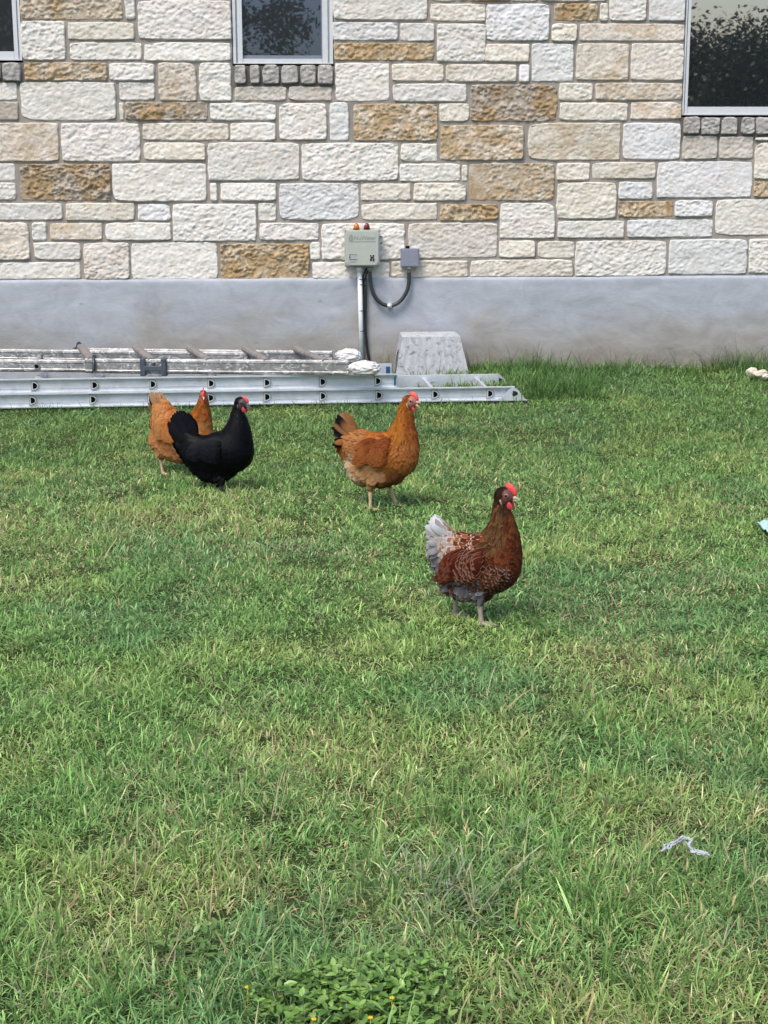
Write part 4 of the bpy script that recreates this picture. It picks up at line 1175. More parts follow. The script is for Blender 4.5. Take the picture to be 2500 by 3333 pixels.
HEN1 = dict(seed=11, zoom=(3.95, 1340, 1540), ground=(720, 1885), yaw=rad(8), shrink=.955, tw=1.15, tpoint=.0,
    label='reddish brown hen with pale laced feathers and a white tail, nearest to the camera',
    chains=[[(330, 850, 120, .55, 0), (480, 960, 215, .62, 0), (640, 1090, 330, .70, 0), (760, 1180, 400, .70, 0), (880, 1190, 440, .70, 0), (1010, 1160, 415, .72, 0)],
            [(1010, 1160, 415, .72, 0), (1090, 1020, 335, .74, 0), (1130, 850, 265, .78, 0), (1145, 690, 195, .82, 0), (1135, 560, 156, .84, 0), (1098, 430, 110, .82, 0), (1140, 330, 116, .78, 0)],
            [(500, 1440, 160, .9, 0), (680, 1480, 210, .95, 0), (880, 1470, 225, .95, 0)], [(360, 1030, 150, .55, 0), (470, 1180, 200, .6, 0)]],
    head=(1150, 320, 122), head_yaw=rad(-12), head_pitch=-.08,
    legs=[((600, 1500), (545, 1690), (545, 1885), .042), ((880, 1500), (885, 1690), (915, 1885), -.042)],
    leg_top=.052, feather_bottom=.040,
    skin=(.10, .03, .015), face=(.16, .055, .05), leg=(.46, .37, .30), red=(.92, .085, .095), beak=(.60, .48, .36), eyering=(.34, .17, .14), lobe=(.62, .38, .33),
    comb=COMB,
    guides=[(1120, 230, -.9, -.4, 'head'), (1180, 440, -.2, -1, 'head'), (1080, 330, -.4, -1, 'head'), (1080, 520, -.15, -1, 'neck'), (1050, 650, -.3, -1, 'neck'), (960, 780, -.6, -.8, 'neck'), (1080, 800, -.35, -1, 'neck'),
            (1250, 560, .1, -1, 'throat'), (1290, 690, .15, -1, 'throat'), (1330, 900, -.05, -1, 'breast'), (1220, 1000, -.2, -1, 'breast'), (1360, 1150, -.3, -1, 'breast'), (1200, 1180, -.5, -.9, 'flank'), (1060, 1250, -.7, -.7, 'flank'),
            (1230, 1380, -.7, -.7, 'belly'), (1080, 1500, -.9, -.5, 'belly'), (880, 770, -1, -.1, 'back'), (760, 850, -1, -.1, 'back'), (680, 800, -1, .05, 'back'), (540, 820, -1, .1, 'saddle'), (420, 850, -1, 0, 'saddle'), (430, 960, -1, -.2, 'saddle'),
            (350, 1050, -.9, -.5, 'rear'), (420, 1180, -.8, -.6, 'rear'), (850, 1450, -.6, -.8, 'thigh'), (650, 1500, -.6, -.8, 'thigh'), (480, 1480, -.7, -.7, 'thigh'), (640, 1600, -.4, -.9, 'thigh'), (700, 1150, -1, -.3, 'flank'), (850, 1250, -.9, -.4, 'flank')],
    style=style1,
    wing=dict(quad=[(900, 960), (560, 1010), (470, 1310), (850, 1290)], dir=(-.80, -.62), rows=11, n=9, split=.66,
              cov=dict(L=.032, W=.025, cols=[(.075, .012, .006), (.095, .018, .008), (.06, .010, .006)], lace=(.36, .23, .16), la=.62),
              long=dict(L=.062, W=.024, cols=[(.085, .013, .006), (.105, .017, .007), (.07, .010, .005)], lace=(.30, .14, .09), la=.35)),
    tail_base=(470, 900), tail_la=.0,
    tail=[(300, 590, 85, (.62, .62, .64), (.98, .99, 1.0)), (350, 640, 80, (.45, .36, .32), (.60, .56, .56)), (240, 650, 95, (.60, .60, .62), (.88, .90, .95)), (190, 700, 90, (.50, .46, .45), (.74, .75, .78)), (170, 780, 90, (.36, .19, .11), (.56, .52, .52)),
          (175, 860, 80, (.34, .17, .10), (.52, .50, .52)), (190, 940, 80, (.38, .36, .36), (.46, .45, .47)), (215, 1030, 75, (.28, .27, .27), (.32, .31, .33)), (250, 1120, 70, (.19, .18, .18), (.21, .20, .21)), (310, 1190, 65, (.16, .15, .15), (.17, .16, .17)),
          (400, 700, 90, (.45, .25, .16), (.6, .5, .46))])

# orange-buff hen
OR = [(.33, .084, .013), (.39, .112, .019), (.25, .057, .010), (.45, .15, .032)]
style2 = dict(
    head=dict(sp=.0045, L=.014, W=.007, cols=[(.28, .09, .016), (.33, .11, .02), (.22, .065, .014)], lift=.08),
    neck=dict(sp=.0062, L=.036, W=.0095, cols=[(.33, .086, .010), (.39, .112, .014), (.24, .054, .008), (.46, .16, .022)], lift=.08, point=.6, tip=(.36, .145, .03)),
    throat=dict(sp=.0062, L=.024, W=.012, cols=[(.30, .085, .02), (.24, .06, .016), (.35, .12, .03)], lift=.10),
    breast=dict(sp=.0080, L=.036, W=.016, point=.35, cols=[(.26, .064, .012), (.32, .088, .017), (.19, .042, .009)], tip=(.45, .17, .050), lift=.08, cup=.2),
    flank=dict(sp=.0082, L=.038, W=.016, point=.3, cols=[(.28, .074, .013), (.34, .100, .018), (.21, .050, .010)], tip=(.42, .15, .038), lift=.09),
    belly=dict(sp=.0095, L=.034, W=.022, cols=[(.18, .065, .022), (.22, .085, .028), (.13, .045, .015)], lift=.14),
    back=dict(sp=.0080, L=.042, W=.015, point=.35, cols=OR, tip=(.42, .17, .05), lift=.10),
    saddle=dict(sp=.0080, L=.038, W=.015, cols=OR+[(.24, .07, .016)], tip=(.46, .21, .08), lift=.12, point=.3),
    rear=dict(sp=.0088, L=.040, W=.022, cols=[(.32, .12, .03), (.38, .16, .05)], lift=.16),
    thigh=dict(sp=.0088, L=.036, W=.024, cols=[(.34, .165, .065), (.40, .21, .09), (.28, .12, .042), (.32, .155, .055)], tip=(.44, .25, .12), lift=.15, jit=.25),
    fluff=dict(sp=.0088, L=.036, W=.024, cols=[(.50, .32, .18), (.58, .42, .28), (.44, .25, .11)], tip=(.58, .42, .28), lift=.16, jit=.25),
)
BLK = (.012, .012, .014)
HEN2 = dict(tw=1.35, tk=1.0, tpoint=.05, cupk=.2, liftk=.25, cvar=(.80, 1.18), seed=22, zoom=(4.608, 1060, 1250), ground=(870, 1850), yaw=rad(6), shrink=.955,
    label='orange buff hen with an open beak and black-tipped tail standing alone by the ladder', 
    chains=[[(330, 840, 115, .45, 0), (430, 900, 215, .6, 0), (560, 990, 300, .68, 0), (740, 1110, 375, .7, 0), (900, 1110, 385, .72, 0), (1060, 1090, 360, .74, 0)],
            [(1060, 1090, 360, .74, 0), (1110, 960, 315, .74, 0), (1150, 820, 250, .78, 0), (1170, 670, 190, .82, 0), (1195, 520, 150, .84, 0), (1175, 400, 112, .82, 0), (1225, 320, 104, .78, 0)],
            [(450, 1260, 165, .9, 0), (600, 1330, 250, .92, 0), (840, 1350, 255, .92, 0), (1000, 1300, 250, .9, 0)], [(310, 1000, 110, .5, 0), (420, 1120, 160, .6, 0)]],
    head=(1245, 310, 105), head_yaw=rad(-10), head_pitch=.0, gape=.42,
    legs=[((720, 1420), (690, 1600), (688, 1850), -.042), ((940, 1420), (945, 1600), (1052, 1835), .042)],
    leg_top=.064, feather_bottom=.058,
    skin=(.25, .09, .02), face=(.50, .19, .15), leg=(.66, .50, .28), red=(.95, .12, .10), beak=(.66, .40, .27), eyering=(.50, .26, .19), lobe=(.66, .38, .24),
    comb=[(x*.96+.05, z*1.0+(.05 if z > 1 else 0)) for x, z in COMB], wattle=(.74, -.98, .24, .34),
    guides=[(1200, 240, -.9, -.4, 'head'), (1180, 340, -.5, -.8, 'head'), (1250, 450, -.1, -1, 'head'), (1130, 450, -.3, -1, 'neck'), (1080, 600, -.35, -1, 'neck'), (1000, 720, -.5, -.9, 'neck'), (1120, 760, -.2, -1, 'neck'),
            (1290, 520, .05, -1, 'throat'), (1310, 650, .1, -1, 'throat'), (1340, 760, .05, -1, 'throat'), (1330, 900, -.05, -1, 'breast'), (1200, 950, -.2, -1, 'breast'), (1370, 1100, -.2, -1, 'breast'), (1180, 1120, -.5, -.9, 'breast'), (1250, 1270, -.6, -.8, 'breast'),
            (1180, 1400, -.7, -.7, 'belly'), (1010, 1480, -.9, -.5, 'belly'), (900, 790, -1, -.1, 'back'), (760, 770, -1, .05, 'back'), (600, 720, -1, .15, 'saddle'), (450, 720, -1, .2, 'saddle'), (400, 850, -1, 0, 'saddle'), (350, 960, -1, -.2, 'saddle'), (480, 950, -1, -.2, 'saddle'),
            (310, 1060, -.8, -.6, 'rear'), (400, 1160, -.9, -.3, 'fluff'), (340, 1300, -.6, -.8, 'fluff'), (450, 1430, -.6, -.8, 'fluff'), (520, 1250, -.9, -.4, 'thigh'), (620, 1400, -.6, -.8, 'thigh'), (800, 1350, -.7, -.7, 'thigh'), (700, 1530, -.5, -.8, 'thigh'), (900, 1500, -.8, -.6, 'belly'), (720, 1000, -1, -.3, 'flank'), (960, 1150, -.8, -.5, 'flank')],
    style=style2,
    wing=dict(quad=[(960, 850), (640, 870), (600, 1110), (880, 1200)], dir=(-.86, -.5), rows=13, n=10, split=.70,
              cov=dict(L=.030, W=.018, cols=[(.19, .048, .013), (.145, .034, .010), (.235, .066, .018)], tip=(.27, .085, .024), lace=(.36, .13, .04), la=.35),
              long=dict(L=.072, W=.022, cols=[(.20, .052, .013), (.25, .075, .018), (.16, .038, .010)], tip=(.29, .095, .026), point=.25)),
    tail_base=(430, 850),
    tail=[(300, 482, 70, (.45, .22, .10), (.40, .19, .09)), (215, 515, 70, (.42, .18, .07), BLK), (250, 500, 60, (.45, .22, .10), (.46, .24, .12)), (160, 580, 70, (.42, .2, .09), (.05, .03, .02)), (140, 650, 70, (.40, .18, .08), (.30, .14, .07)), (120, 700, 75, BLK, BLK), (125, 770, 70, BLK, BLK),
          (160, 840, 60, BLK, BLK), (100, 950, 55, (.26, .09, .03), BLK), (130, 990, 50, (.2, .07, .02), BLK), (350, 520, 70, (.40, .17, .06), (.42, .19, .08)), (400, 570, 70, (.38, .15, .05), (.40, .17, .06)), (170, 900, 70, (.36, .13, .04), (.38, .15, .05))])

# black hen
BC = [(.0012, .0013, .002), (.0026, .003, .0045), (.0008, .0009, .0014)]
def bst(L, W, sp, **k): return dict(sp=sp, L=L, W=W, cols=BC, tip=(.004, .0045, .007), **k)
style3 = dict(head=bst(.013, .007, .0048, lift=.08), neck=bst(.034, .010, .0066, lift=.08, point=.5), throat=bst(.022, .012, .0064, lift=.08), breast=bst(.030, .022, .0095, lift=.08),
              flank=bst(.032, .022, .0095, lift=.08), belly=bst(.034, .024, .010, lift=.10), back=bst(.034, .021, .009, lift=.09), saddle=bst(.046, .018, .009, lift=.09, point=.3),
              rear=bst(.04, .024, .0095, lift=.12), thigh=bst(.034, .024, .0095, lift=.10))
HEN3 = dict(seed=33, zoom=(3.95, 460, 1230), ground=(930, 1450), yaw=rad(8), shrink=.965, black=True, tw=1.3, tpoint=.0, tk=.95, cupk=.15, liftk=.28,
    label='glossy black hen with red wattles walking in front of another hen',
    chains=[[(560, 770, 120, .4, 0), (640, 880, 190, .5, 0), (760, 985, 240, .66, 0), (920, 1015, 285, .72, 0), (1060, 980, 300, .74, 0), (1185, 945, 300, .76, 0)],
            [(1185, 945, 300, .76, 0), (1240, 800, 230, .78, 0), (1265, 680, 180, .82, 0), (1275, 560, 130, .84, 0), (1262, 450, 90, .84, 0), (1290, 370, 84, .78, 0)],
            [(780, 1120, 170, .8, 0), (880, 1190, 180, .85, 0), (1030, 1200, 180, .85, 0), (1120, 1120, 190, .9, 0)], [(1030, 1240, 110, .8, 0), (1050, 1330, 60, .9, -.02)], [(820, 1230, 95, .8, 0), (800, 1290, 60, .8, .03)]],
    head=(1305, 355, 84), head_yaw=rad(-16), head_pitch=-.1,
    legs=[((820, 1280), (790, 1345), (770, 1450), .04), ((1050, 1280), (1050, 1370), (1058, 1450), -.035)],
    leg_top=.022, feather_bottom=.020,
    skin=(.006, .006, .008), face=(.07, .055, .06), leg=(.05, .055, .06), red=(.80, .09, .10), beak=(.15, .15, .14), eyering=(.10, .085, .085), lobe=(.16, .10, .10),
    comb=[(x*.9+.12, .15+(z-.15)*.85) for x, z in COMB], wattle=(.78, -.82, .34, .42), gape=.10,
    guides=[(1250, 300, -.9, -.4, 'head'), (1230, 400, -.5, -.8, 'head'), (1320, 480, -.1, -1, 'head'), (1180, 480, -.3, -1, 'neck'), (1150, 600, -.4, -1, 'neck'), (1080, 700, -.6, -.8, 'neck'), (1250, 650, -.1, -1, 'neck'), (1400, 580, .1, -1, 'throat'), (1440, 700, .1, -1, 'throat'),
            (1400, 850, -.1, -1, 'breast'), (1280, 950, -.3, -1, 'breast'), (1430, 1050, -.4, -.9, 'breast'), (1300, 1150, -.8, -.6, 'belly'), (1100, 1280, -.9, -.5, 'belly'), (980, 760, -1, -.05, 'back'), (850, 760, -1, .1, 'saddle'), (740, 800, -.9, .4, 'saddle'), (640, 820, -.6, .8, 'saddle'),
            (600, 970, -.9, -.2, 'rear'), (700, 1100, -.8, -.5, 'rear'), (800, 1200, -.6, -.8, 'thigh'), (950, 1250, -.4, -.9, 'thigh'), (1000, 1080, -.9, -.4, 'flank')],
    style=style3,
    wing=dict(quad=[(1060, 800), (800, 850), (780, 1010), (1060, 1060)], dir=(-.93, -.3), rows=12, n=8, split=.7, cov=dict(L=.032, W=.021, cols=BC, tip=(.006, .0075, .012)),
              long=dict(L=.075, W=.022, cols=BC, tip=(.006, .007, .011), point=.2)),
    tail_base=(700, 940),
    tail=[(500, 435, 95, *[(.010, .011, .016)]*2), (560, 440, 100, *[(.008, .009, .013)]*2), (610, 490, 100, *[(.009, .010, .014)]*2), (440, 480, 100, *[(.009, .011, .016)]*2), (390, 530, 100, *[(.008, .009, .013)]*2), (372, 600, 100, *[(.010, .011, .016)]*2), (380, 660, 100, *[(.008, .009, .012)]*2), (410, 740, 100, *[(.009, .010, .014)]*2), (440, 820, 95, *[(.007, .008, .011)]*2), (480, 890, 95, *[(.007, .008, .011)]*2), (520, 960, 90, *[(.006, .007, .010)]*2), (660, 560, 100, *[(.009, .010, .014)]*2), (690, 640, 90, *[(.008, .009, .013)]*2)])

# rear orange hen, facing the camera
style4 = {k: dict(v) for k, v in style2.items()}
style4['saddle'] = dict(sp=.0085, L=.034, W=.020, cols=[(.38, .120, .026), (.43, .150, .038), (.28, .072, .014)], tip=(.54, .24, .085), lift=.14)
style4['thigh'] = dict(sp=.0088, L=.036, W=.024, cols=[(.34, .135, .042), (.28, .10, .030), (.38, .165, .06)], tip=(.46, .215, .085), lift=.14, jit=.25)
style4['breast'] = dict(sp=.0085, L=.030, W=.019, cols=[(.32, .095, .016), (.37, .12, .022), (.42, .165, .05)], tip=(.48, .22, .075), lift=.13)
HEN4 = dict(grow=1.12, tk=.95, cupk=.25, liftk=.38, cvar=(.76, 1.22), seed=44, zoom=(3.95, 460, 1230), ground=(470, 1222), yaw=rad(38), shrink=.955,
    label='orange hen behind the black hen, its face turned straight to the camera',
    chains=[[(210, 380, 85, .45, 0), (290, 490, 165, .6, 0), (360, 640, 225, .70, 0), (480, 730, 270, .72, 0), (640, 740, 275, .74, 0), (760, 740, 235, .8, 0)],
            [(760, 740, 235, .8, 0), (780, 620, 190, .8, 0), (815, 500, 150, .84, 0), (840, 400, 112, .84, 0), (855, 300, 86, .84, 0), (862, 230, 68, .8, 0)],
            [(250, 840, 160, .9, 0), (420, 890, 185, .92, 0), (560, 900, 180, .9, 0), (700, 850, 180, .9, 0)], [(190, 560, 90, .5, 0), (230, 720, 130, .6, 0)]],
    head=(862, 205, 68), head_yaw=rad(-44), head_pitch=-.15,
    legs=[((330, 960), (310, 1060), (340, 1222), -.035), ((580, 960), (575, 1060), (590, 1190), .04)],
    leg_top=.058, feather_bottom=.050,
    skin=(.25, .09, .02), face=(.50, .09, .06), leg=(.60, .42, .30), red=(.92, .10, .085), beak=(.68, .50, .38), eyering=(.42, .20, .12), lobe=(.7, .2, .15),
    comb=[(x, z*1.15) for x, z in COMB], wattle=(.72, -1.25, .22, .52),
    guides=[(840, 150, -.9, -.4, 'head'), (800, 230, -.4, -1, 'head'), (860, 330, -.1, -1, 'head'), (780, 350, -.3, -1, 'neck'), (740, 440, -.5, -.9, 'neck'), (820, 480, -.1, -1, 'neck'), (900, 420, .05, -1, 'throat'), (910, 540, .05, -1, 'breast'), (860, 680, -.1, -1, 'breast'), (940, 750, -.2, -1, 'breast'),
            (800, 900, -.6, -.8, 'belly'), (600, 480, -1, .1, 'back'), (480, 440, -1, .2, 'saddle'), (330, 420, -1, .4, 'saddle'), (260, 520, -1, .2, 'saddle'), (200, 600, -.9, -.2, 'saddle'), (350, 600, -1, -.2, 'saddle'), (180, 740, -.8, -.5, 'thigh'), (200, 860, -.6, -.8, 'thigh'), (330, 850, -.7, -.6, 'thigh'), (300, 980, -.5, -.9, 'thigh'), (500, 950, -.6, -.8, 'thigh'), (450, 700, -1, -.3, 'flank')],
    style=style4,
    wing=dict(quad=[(620, 560), (420, 560), (400, 760), (620, 780)], dir=(-.9, -.35), rows=11, n=8, split=.7, cov=dict(L=.030, W=.020, cols=[(.35, .108, .024), (.30, .080, .017)], tip=(.46, .18, .055)),
              long=dict(L=.06, W=.020, cols=[(.34, .12, .03), (.40, .17, .05)], tip=(.42, .19, .07), point=.3)),
    tail_base=(260, 500),
    tail=[(150, 225, 75, (.46, .24, .11), (.55, .36, .22)), (190, 225, 75, (.48, .26, .12), (.52, .32, .18)), (130, 270, 70, (.10, .05, .03), BLK), (140, 300, 70, (.2, .09, .04), BLK), (230, 240, 75, (.48, .26, .12), (.50, .28, .14)), (120, 360, 75, (.30, .15, .08), (.22, .13, .09)), (115, 430, 75, (.40, .22, .11), (.35, .22, .14)), (280, 290, 70, (.46, .22, .08), (.50, .28, .13))])
for hspec in (HEN1, HEN2, HEN3, HEN4): make_hen(hspec)

# ------------------------------------------------------------------ grass
def blades(name, x, y, z0, L, Wd, az, lean, curl, col, tipc, seg=3, twist=None):
    """tapered curved blades; every array has one entry per blade"""
    n = len(x); t = np.linspace(0, 1, seg+1)
    th = lean[:, None]+curl[:, None]*t[None]              # angle from vertical along the blade
    ds = (L/seg)[:, None]
    h = np.concatenate([np.zeros((n, 1)), np.cumsum(np.sin((th[:, 1:]+th[:, :-1])/2)*ds, 1)], 1)
    v = np.concatenate([np.zeros((n, 1)), np.cumsum(np.cos((th[:, 1:]+th[:, :-1])/2)*ds, 1)], 1)
    cx, sx = np.cos(az)[:, None], np.sin(az)[:, None]
    cxp = x[:, None]+h*cx; cyp = y[:, None]+h*sx; cz = np.maximum(z0[:, None]+v, z0[:, None]+.001)
    w = Wd[:, None]*np.array([.75, 1.0, .72, 0.0] if seg == 3 else ([.8, .9, 0] if seg == 2 else np.append(np.linspace(.9, .5, seg), 0)))[None]/2
    ta = (az+math.pi/2 if twist is None else az+math.pi/2+twist)[:, None]
    wx_, wy_ = np.cos(ta)*w, np.sin(ta)*w
    k = 2*seg+1
    V = np.empty((n, k, 3), np.float32)
    for i in range(seg):
        V[:, 2*i] = np.stack([cxp[:, i]-wx_[:, i], cyp[:, i]-wy_[:, i], cz[:, i]], -1)
        V[:, 2*i+1] = np.stack([cxp[:, i]+wx_[:, i], cyp[:, i]+wy_[:, i], cz[:, i]], -1)
    V[:, 2*seg] = np.stack([cxp[:, seg], cyp[:, seg], cz[:, seg]], -1)
    b = (np.arange(n)*k)[:, None, None]
    q = np.array([[2*i, 2*i+1, 2*i+3, 2*i+2] for i in range(seg-1)])[None]
    Q = (b+q).reshape(-1, 4); T = (b[:, 0]+np.array([[2*seg-2, 2*seg-1, 2*seg]])).reshape(-1, 3)
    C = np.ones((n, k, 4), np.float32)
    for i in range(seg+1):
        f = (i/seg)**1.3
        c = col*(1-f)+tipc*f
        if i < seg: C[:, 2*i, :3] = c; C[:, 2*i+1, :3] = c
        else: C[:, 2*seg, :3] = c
    me = fast_mesh(name, V.reshape(-1, 3), Q, T, attrs=dict(col=C.reshape(-1, 4)))
    return me
GR = np.random.default_rng(77)
PALG = np.array([(.112, .245, .070), (.146, .300, .080), (.196, .368, .112), (.282, .440, .160), (.095, .222, .102), (.34, .45, .14)])
STRAW = np.array([(.44, .40, .21), (.36, .33, .16), (.52, .49, .29), (.34, .29, .15)])
def dryness(x, y):
    a = fbm(x*1.15+3, y*.9, 21, 4)*1.1; b = fbm(x*5.5, y*4.5, 22, 3)
    near = 1-sstep(3.0, 4.2, y)
    mid = np.exp(-((y-4.9)/.75)**2)*.26*(1-sstep(-.2, .9, x))
    edge = sstep(6.4, 7.6, y)*.3
    return a+.45*b+near*.03+mid-edge
def lawn():
    # roots: nearer rows are drawn from a denser grid
    xs, ys = [], []
    bands = [(1.75, 2.6, 38000), (2.6, 3.4, 35000), (3.4, 4.4, 30000), (4.4, 5.6, 25000), (5.6, 7.2, 19500), (7.2, YW-.02, 14500)]
    for y0, y1, dens in bands:
        hw = .245*(y1+y0)/2*1.08+.55; cxm = math.tan(YAW)*(y0+y1)/2
        n = int(dens*(y1-y0)*2*hw)
        xs.append(GR.uniform(cxm-hw, cxm+hw, n)); ys.append(GR.uniform(y0, y1, n))
    core = sum(len(a) for a in xs)
    for y0, y1, dens in ((.9, 1.75, 9000), (1.75, 4.4, 8000), (4.4, YW-.02, 6000)):   # the lawn goes on outside the frame
        X0, X1 = -3.9, 4.6
        n = int(dens*(y1-y0)*(X1-X0)); ax = GR.uniform(X0, X1, n); ay = GR.uniform(y0, y1, n)
        band = np.clip(np.searchsorted([b_[1] for b_ in bands], ay), 0, len(bands)-1)
        yb0 = np.array([b_[0] for b_ in bands])[band]; yb1 = np.array([b_[1] for b_ in bands])[band]
        hwv = .245*(yb1+yb0)/2*1.08+.55; cv = math.tan(YAW)*(yb0+yb1)/2
        out = (np.abs(ax-cv) > hwv) | (ay < 1.75); xs.append(ax[out]); ys.append(ay[out])
    x = np.concatenate(xs); y = np.concatenate(ys); outer = np.arange(len(x)) >= core
    # clumping and bare spots
    cl = fbm(x*14, y*14, 31, 3); bare = fbm(x*4, y*4, 33, 3)
    keep = GR.random(len(x)) < np.clip(.96+.9*cl-.9*np.clip(bare-.33, 0, 1), .25, 1)
    # none inside the step block
    keep &= ~((x > XSTEP[0]-.0) & (x < XSTEP[1]) & (y > XSTEP[2]) & (y < XSTEP[3]))
    keep &= y < YW-.035
    x, y = x[keep], y[keep]; n = len(x); outer = outer[keep]
    cl = fbm(x*14, y*14, 31, 3)
    dry = dryness(x, y)
    # tufts lean the same way
    azf = fbm(x*9, y*9, 41, 2)*7+fbm(x*1.5, y*1.5, 42, 2)*2
    az = azf+GR.normal(0, 1.7, n)
    hgt = np.clip(.0225+.010*fbm(x*2.4, y*2.4, 51, 3)+.016*np.clip(cl, -.4, 1), .011, .06)
    hgt *= 1+.25*(1-sstep(2.4, 4.0, y))
    L = hgt*GR.lognormal(0, .30, n)
    lean = np.abs(GR.normal(.50, .38, n)); curl = GR.normal(1.25, .85, n)
    # flat thatch
    flat = GR.random(n) < .13
    lean[flat] = GR.uniform(1.0, 1.45, flat.sum()); L[flat] *= 1.2
    # a few long stems
    lg = GR.random(n) < (.004+.009*(1-sstep(2.6, 4.5, y)))
    L[lg] *= GR.uniform(1.6, 2.4, lg.sum()); curl[lg] *= .6
    # grass is longer against the wall, and right of the ladder
    wl = sstep(YW-.62, YW-.12, y+.10*fbm(x*3, y*0, 60, 2))*sstep(.62, .80, x)
    wl2 = sstep(8.50, 8.75, y)*np.exp(-((x-1.10)/.42)**2)
    tall = np.maximum(wl*.95, wl2*1.0)
    L *= 1+tall*1.55
    lean = lean*(1-.35*tall)
    # inside the ladder it is kept low
    inl = (y > 8.28+(x+2)*.07) & (y < 9.0+(x+2)*.07) & (x < LADX)
    L = np.where(inl & (x < .45), np.minimum(L, .035), L)
    L = np.where(inl & (x >= .45), np.minimum(L*1.1, .13), L)
    frontstrip = (y > 8.05+(x+2)*.06) & (y < 8.4+(x+2)*.07) & (x < LADX) 
    L = np.where(frontstrip, L*.85, L)
    Wd = (.0019+.0028*GR.random(n)**2)*(1+.13*np.clip(y-3, 0, 6)) ; Wd[lg] *= 1.35
    Wd = Wd*np.where(tall > .3, 1.15, 1)*np.where(outer, 1.5, 1)
    ci = GR.integers(0, 4, n); c = PALG[ci]
    cool = sstep(-.1, .4, fbm(x*2.1, y*2.1, 71, 3))[:, None]; c = c*(1-cool*.45)+PALG[4]*1.15*cool*.45
    yel = sstep(.0, .5, fbm(x*2.7+9, y*2.7, 72, 3)+.25*(dry))[:, None]; c = c*(1-yel*.5)+PALG[5]*yel*.5
    ps = np.clip(.065+.44*np.clip(dry, -.15, 1), .02, .60)
    ps = np.where(flat, ps*1.8+.16, ps)*(1-.7*tall)
    isd = GR.random(n) < ps
    c[isd] = STRAW[GR.integers(0, 4, isd.sum())]
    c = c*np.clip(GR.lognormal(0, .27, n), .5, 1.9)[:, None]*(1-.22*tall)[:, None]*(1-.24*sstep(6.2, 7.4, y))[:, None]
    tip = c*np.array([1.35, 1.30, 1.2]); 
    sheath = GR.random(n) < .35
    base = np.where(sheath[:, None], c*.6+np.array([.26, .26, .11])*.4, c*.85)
    z0 = gh(x, y)-.004
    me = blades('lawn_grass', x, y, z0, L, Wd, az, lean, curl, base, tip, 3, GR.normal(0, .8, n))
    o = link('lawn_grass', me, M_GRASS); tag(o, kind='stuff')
    print('blades', n)
LADX = float(on_z(1640, 1301, 0)[0]); 
_s = [o for o in bpy.data.objects if o.name.startswith('shell')][0]; _b = np.array([(_s.matrix_world @ Vector(c))[:] for c in _s.bound_box]); XSTEP = (_b[:, 0].min(), _b[:, 0].max(), _b[:, 1].min(), _b[:, 1].max())
lawn()
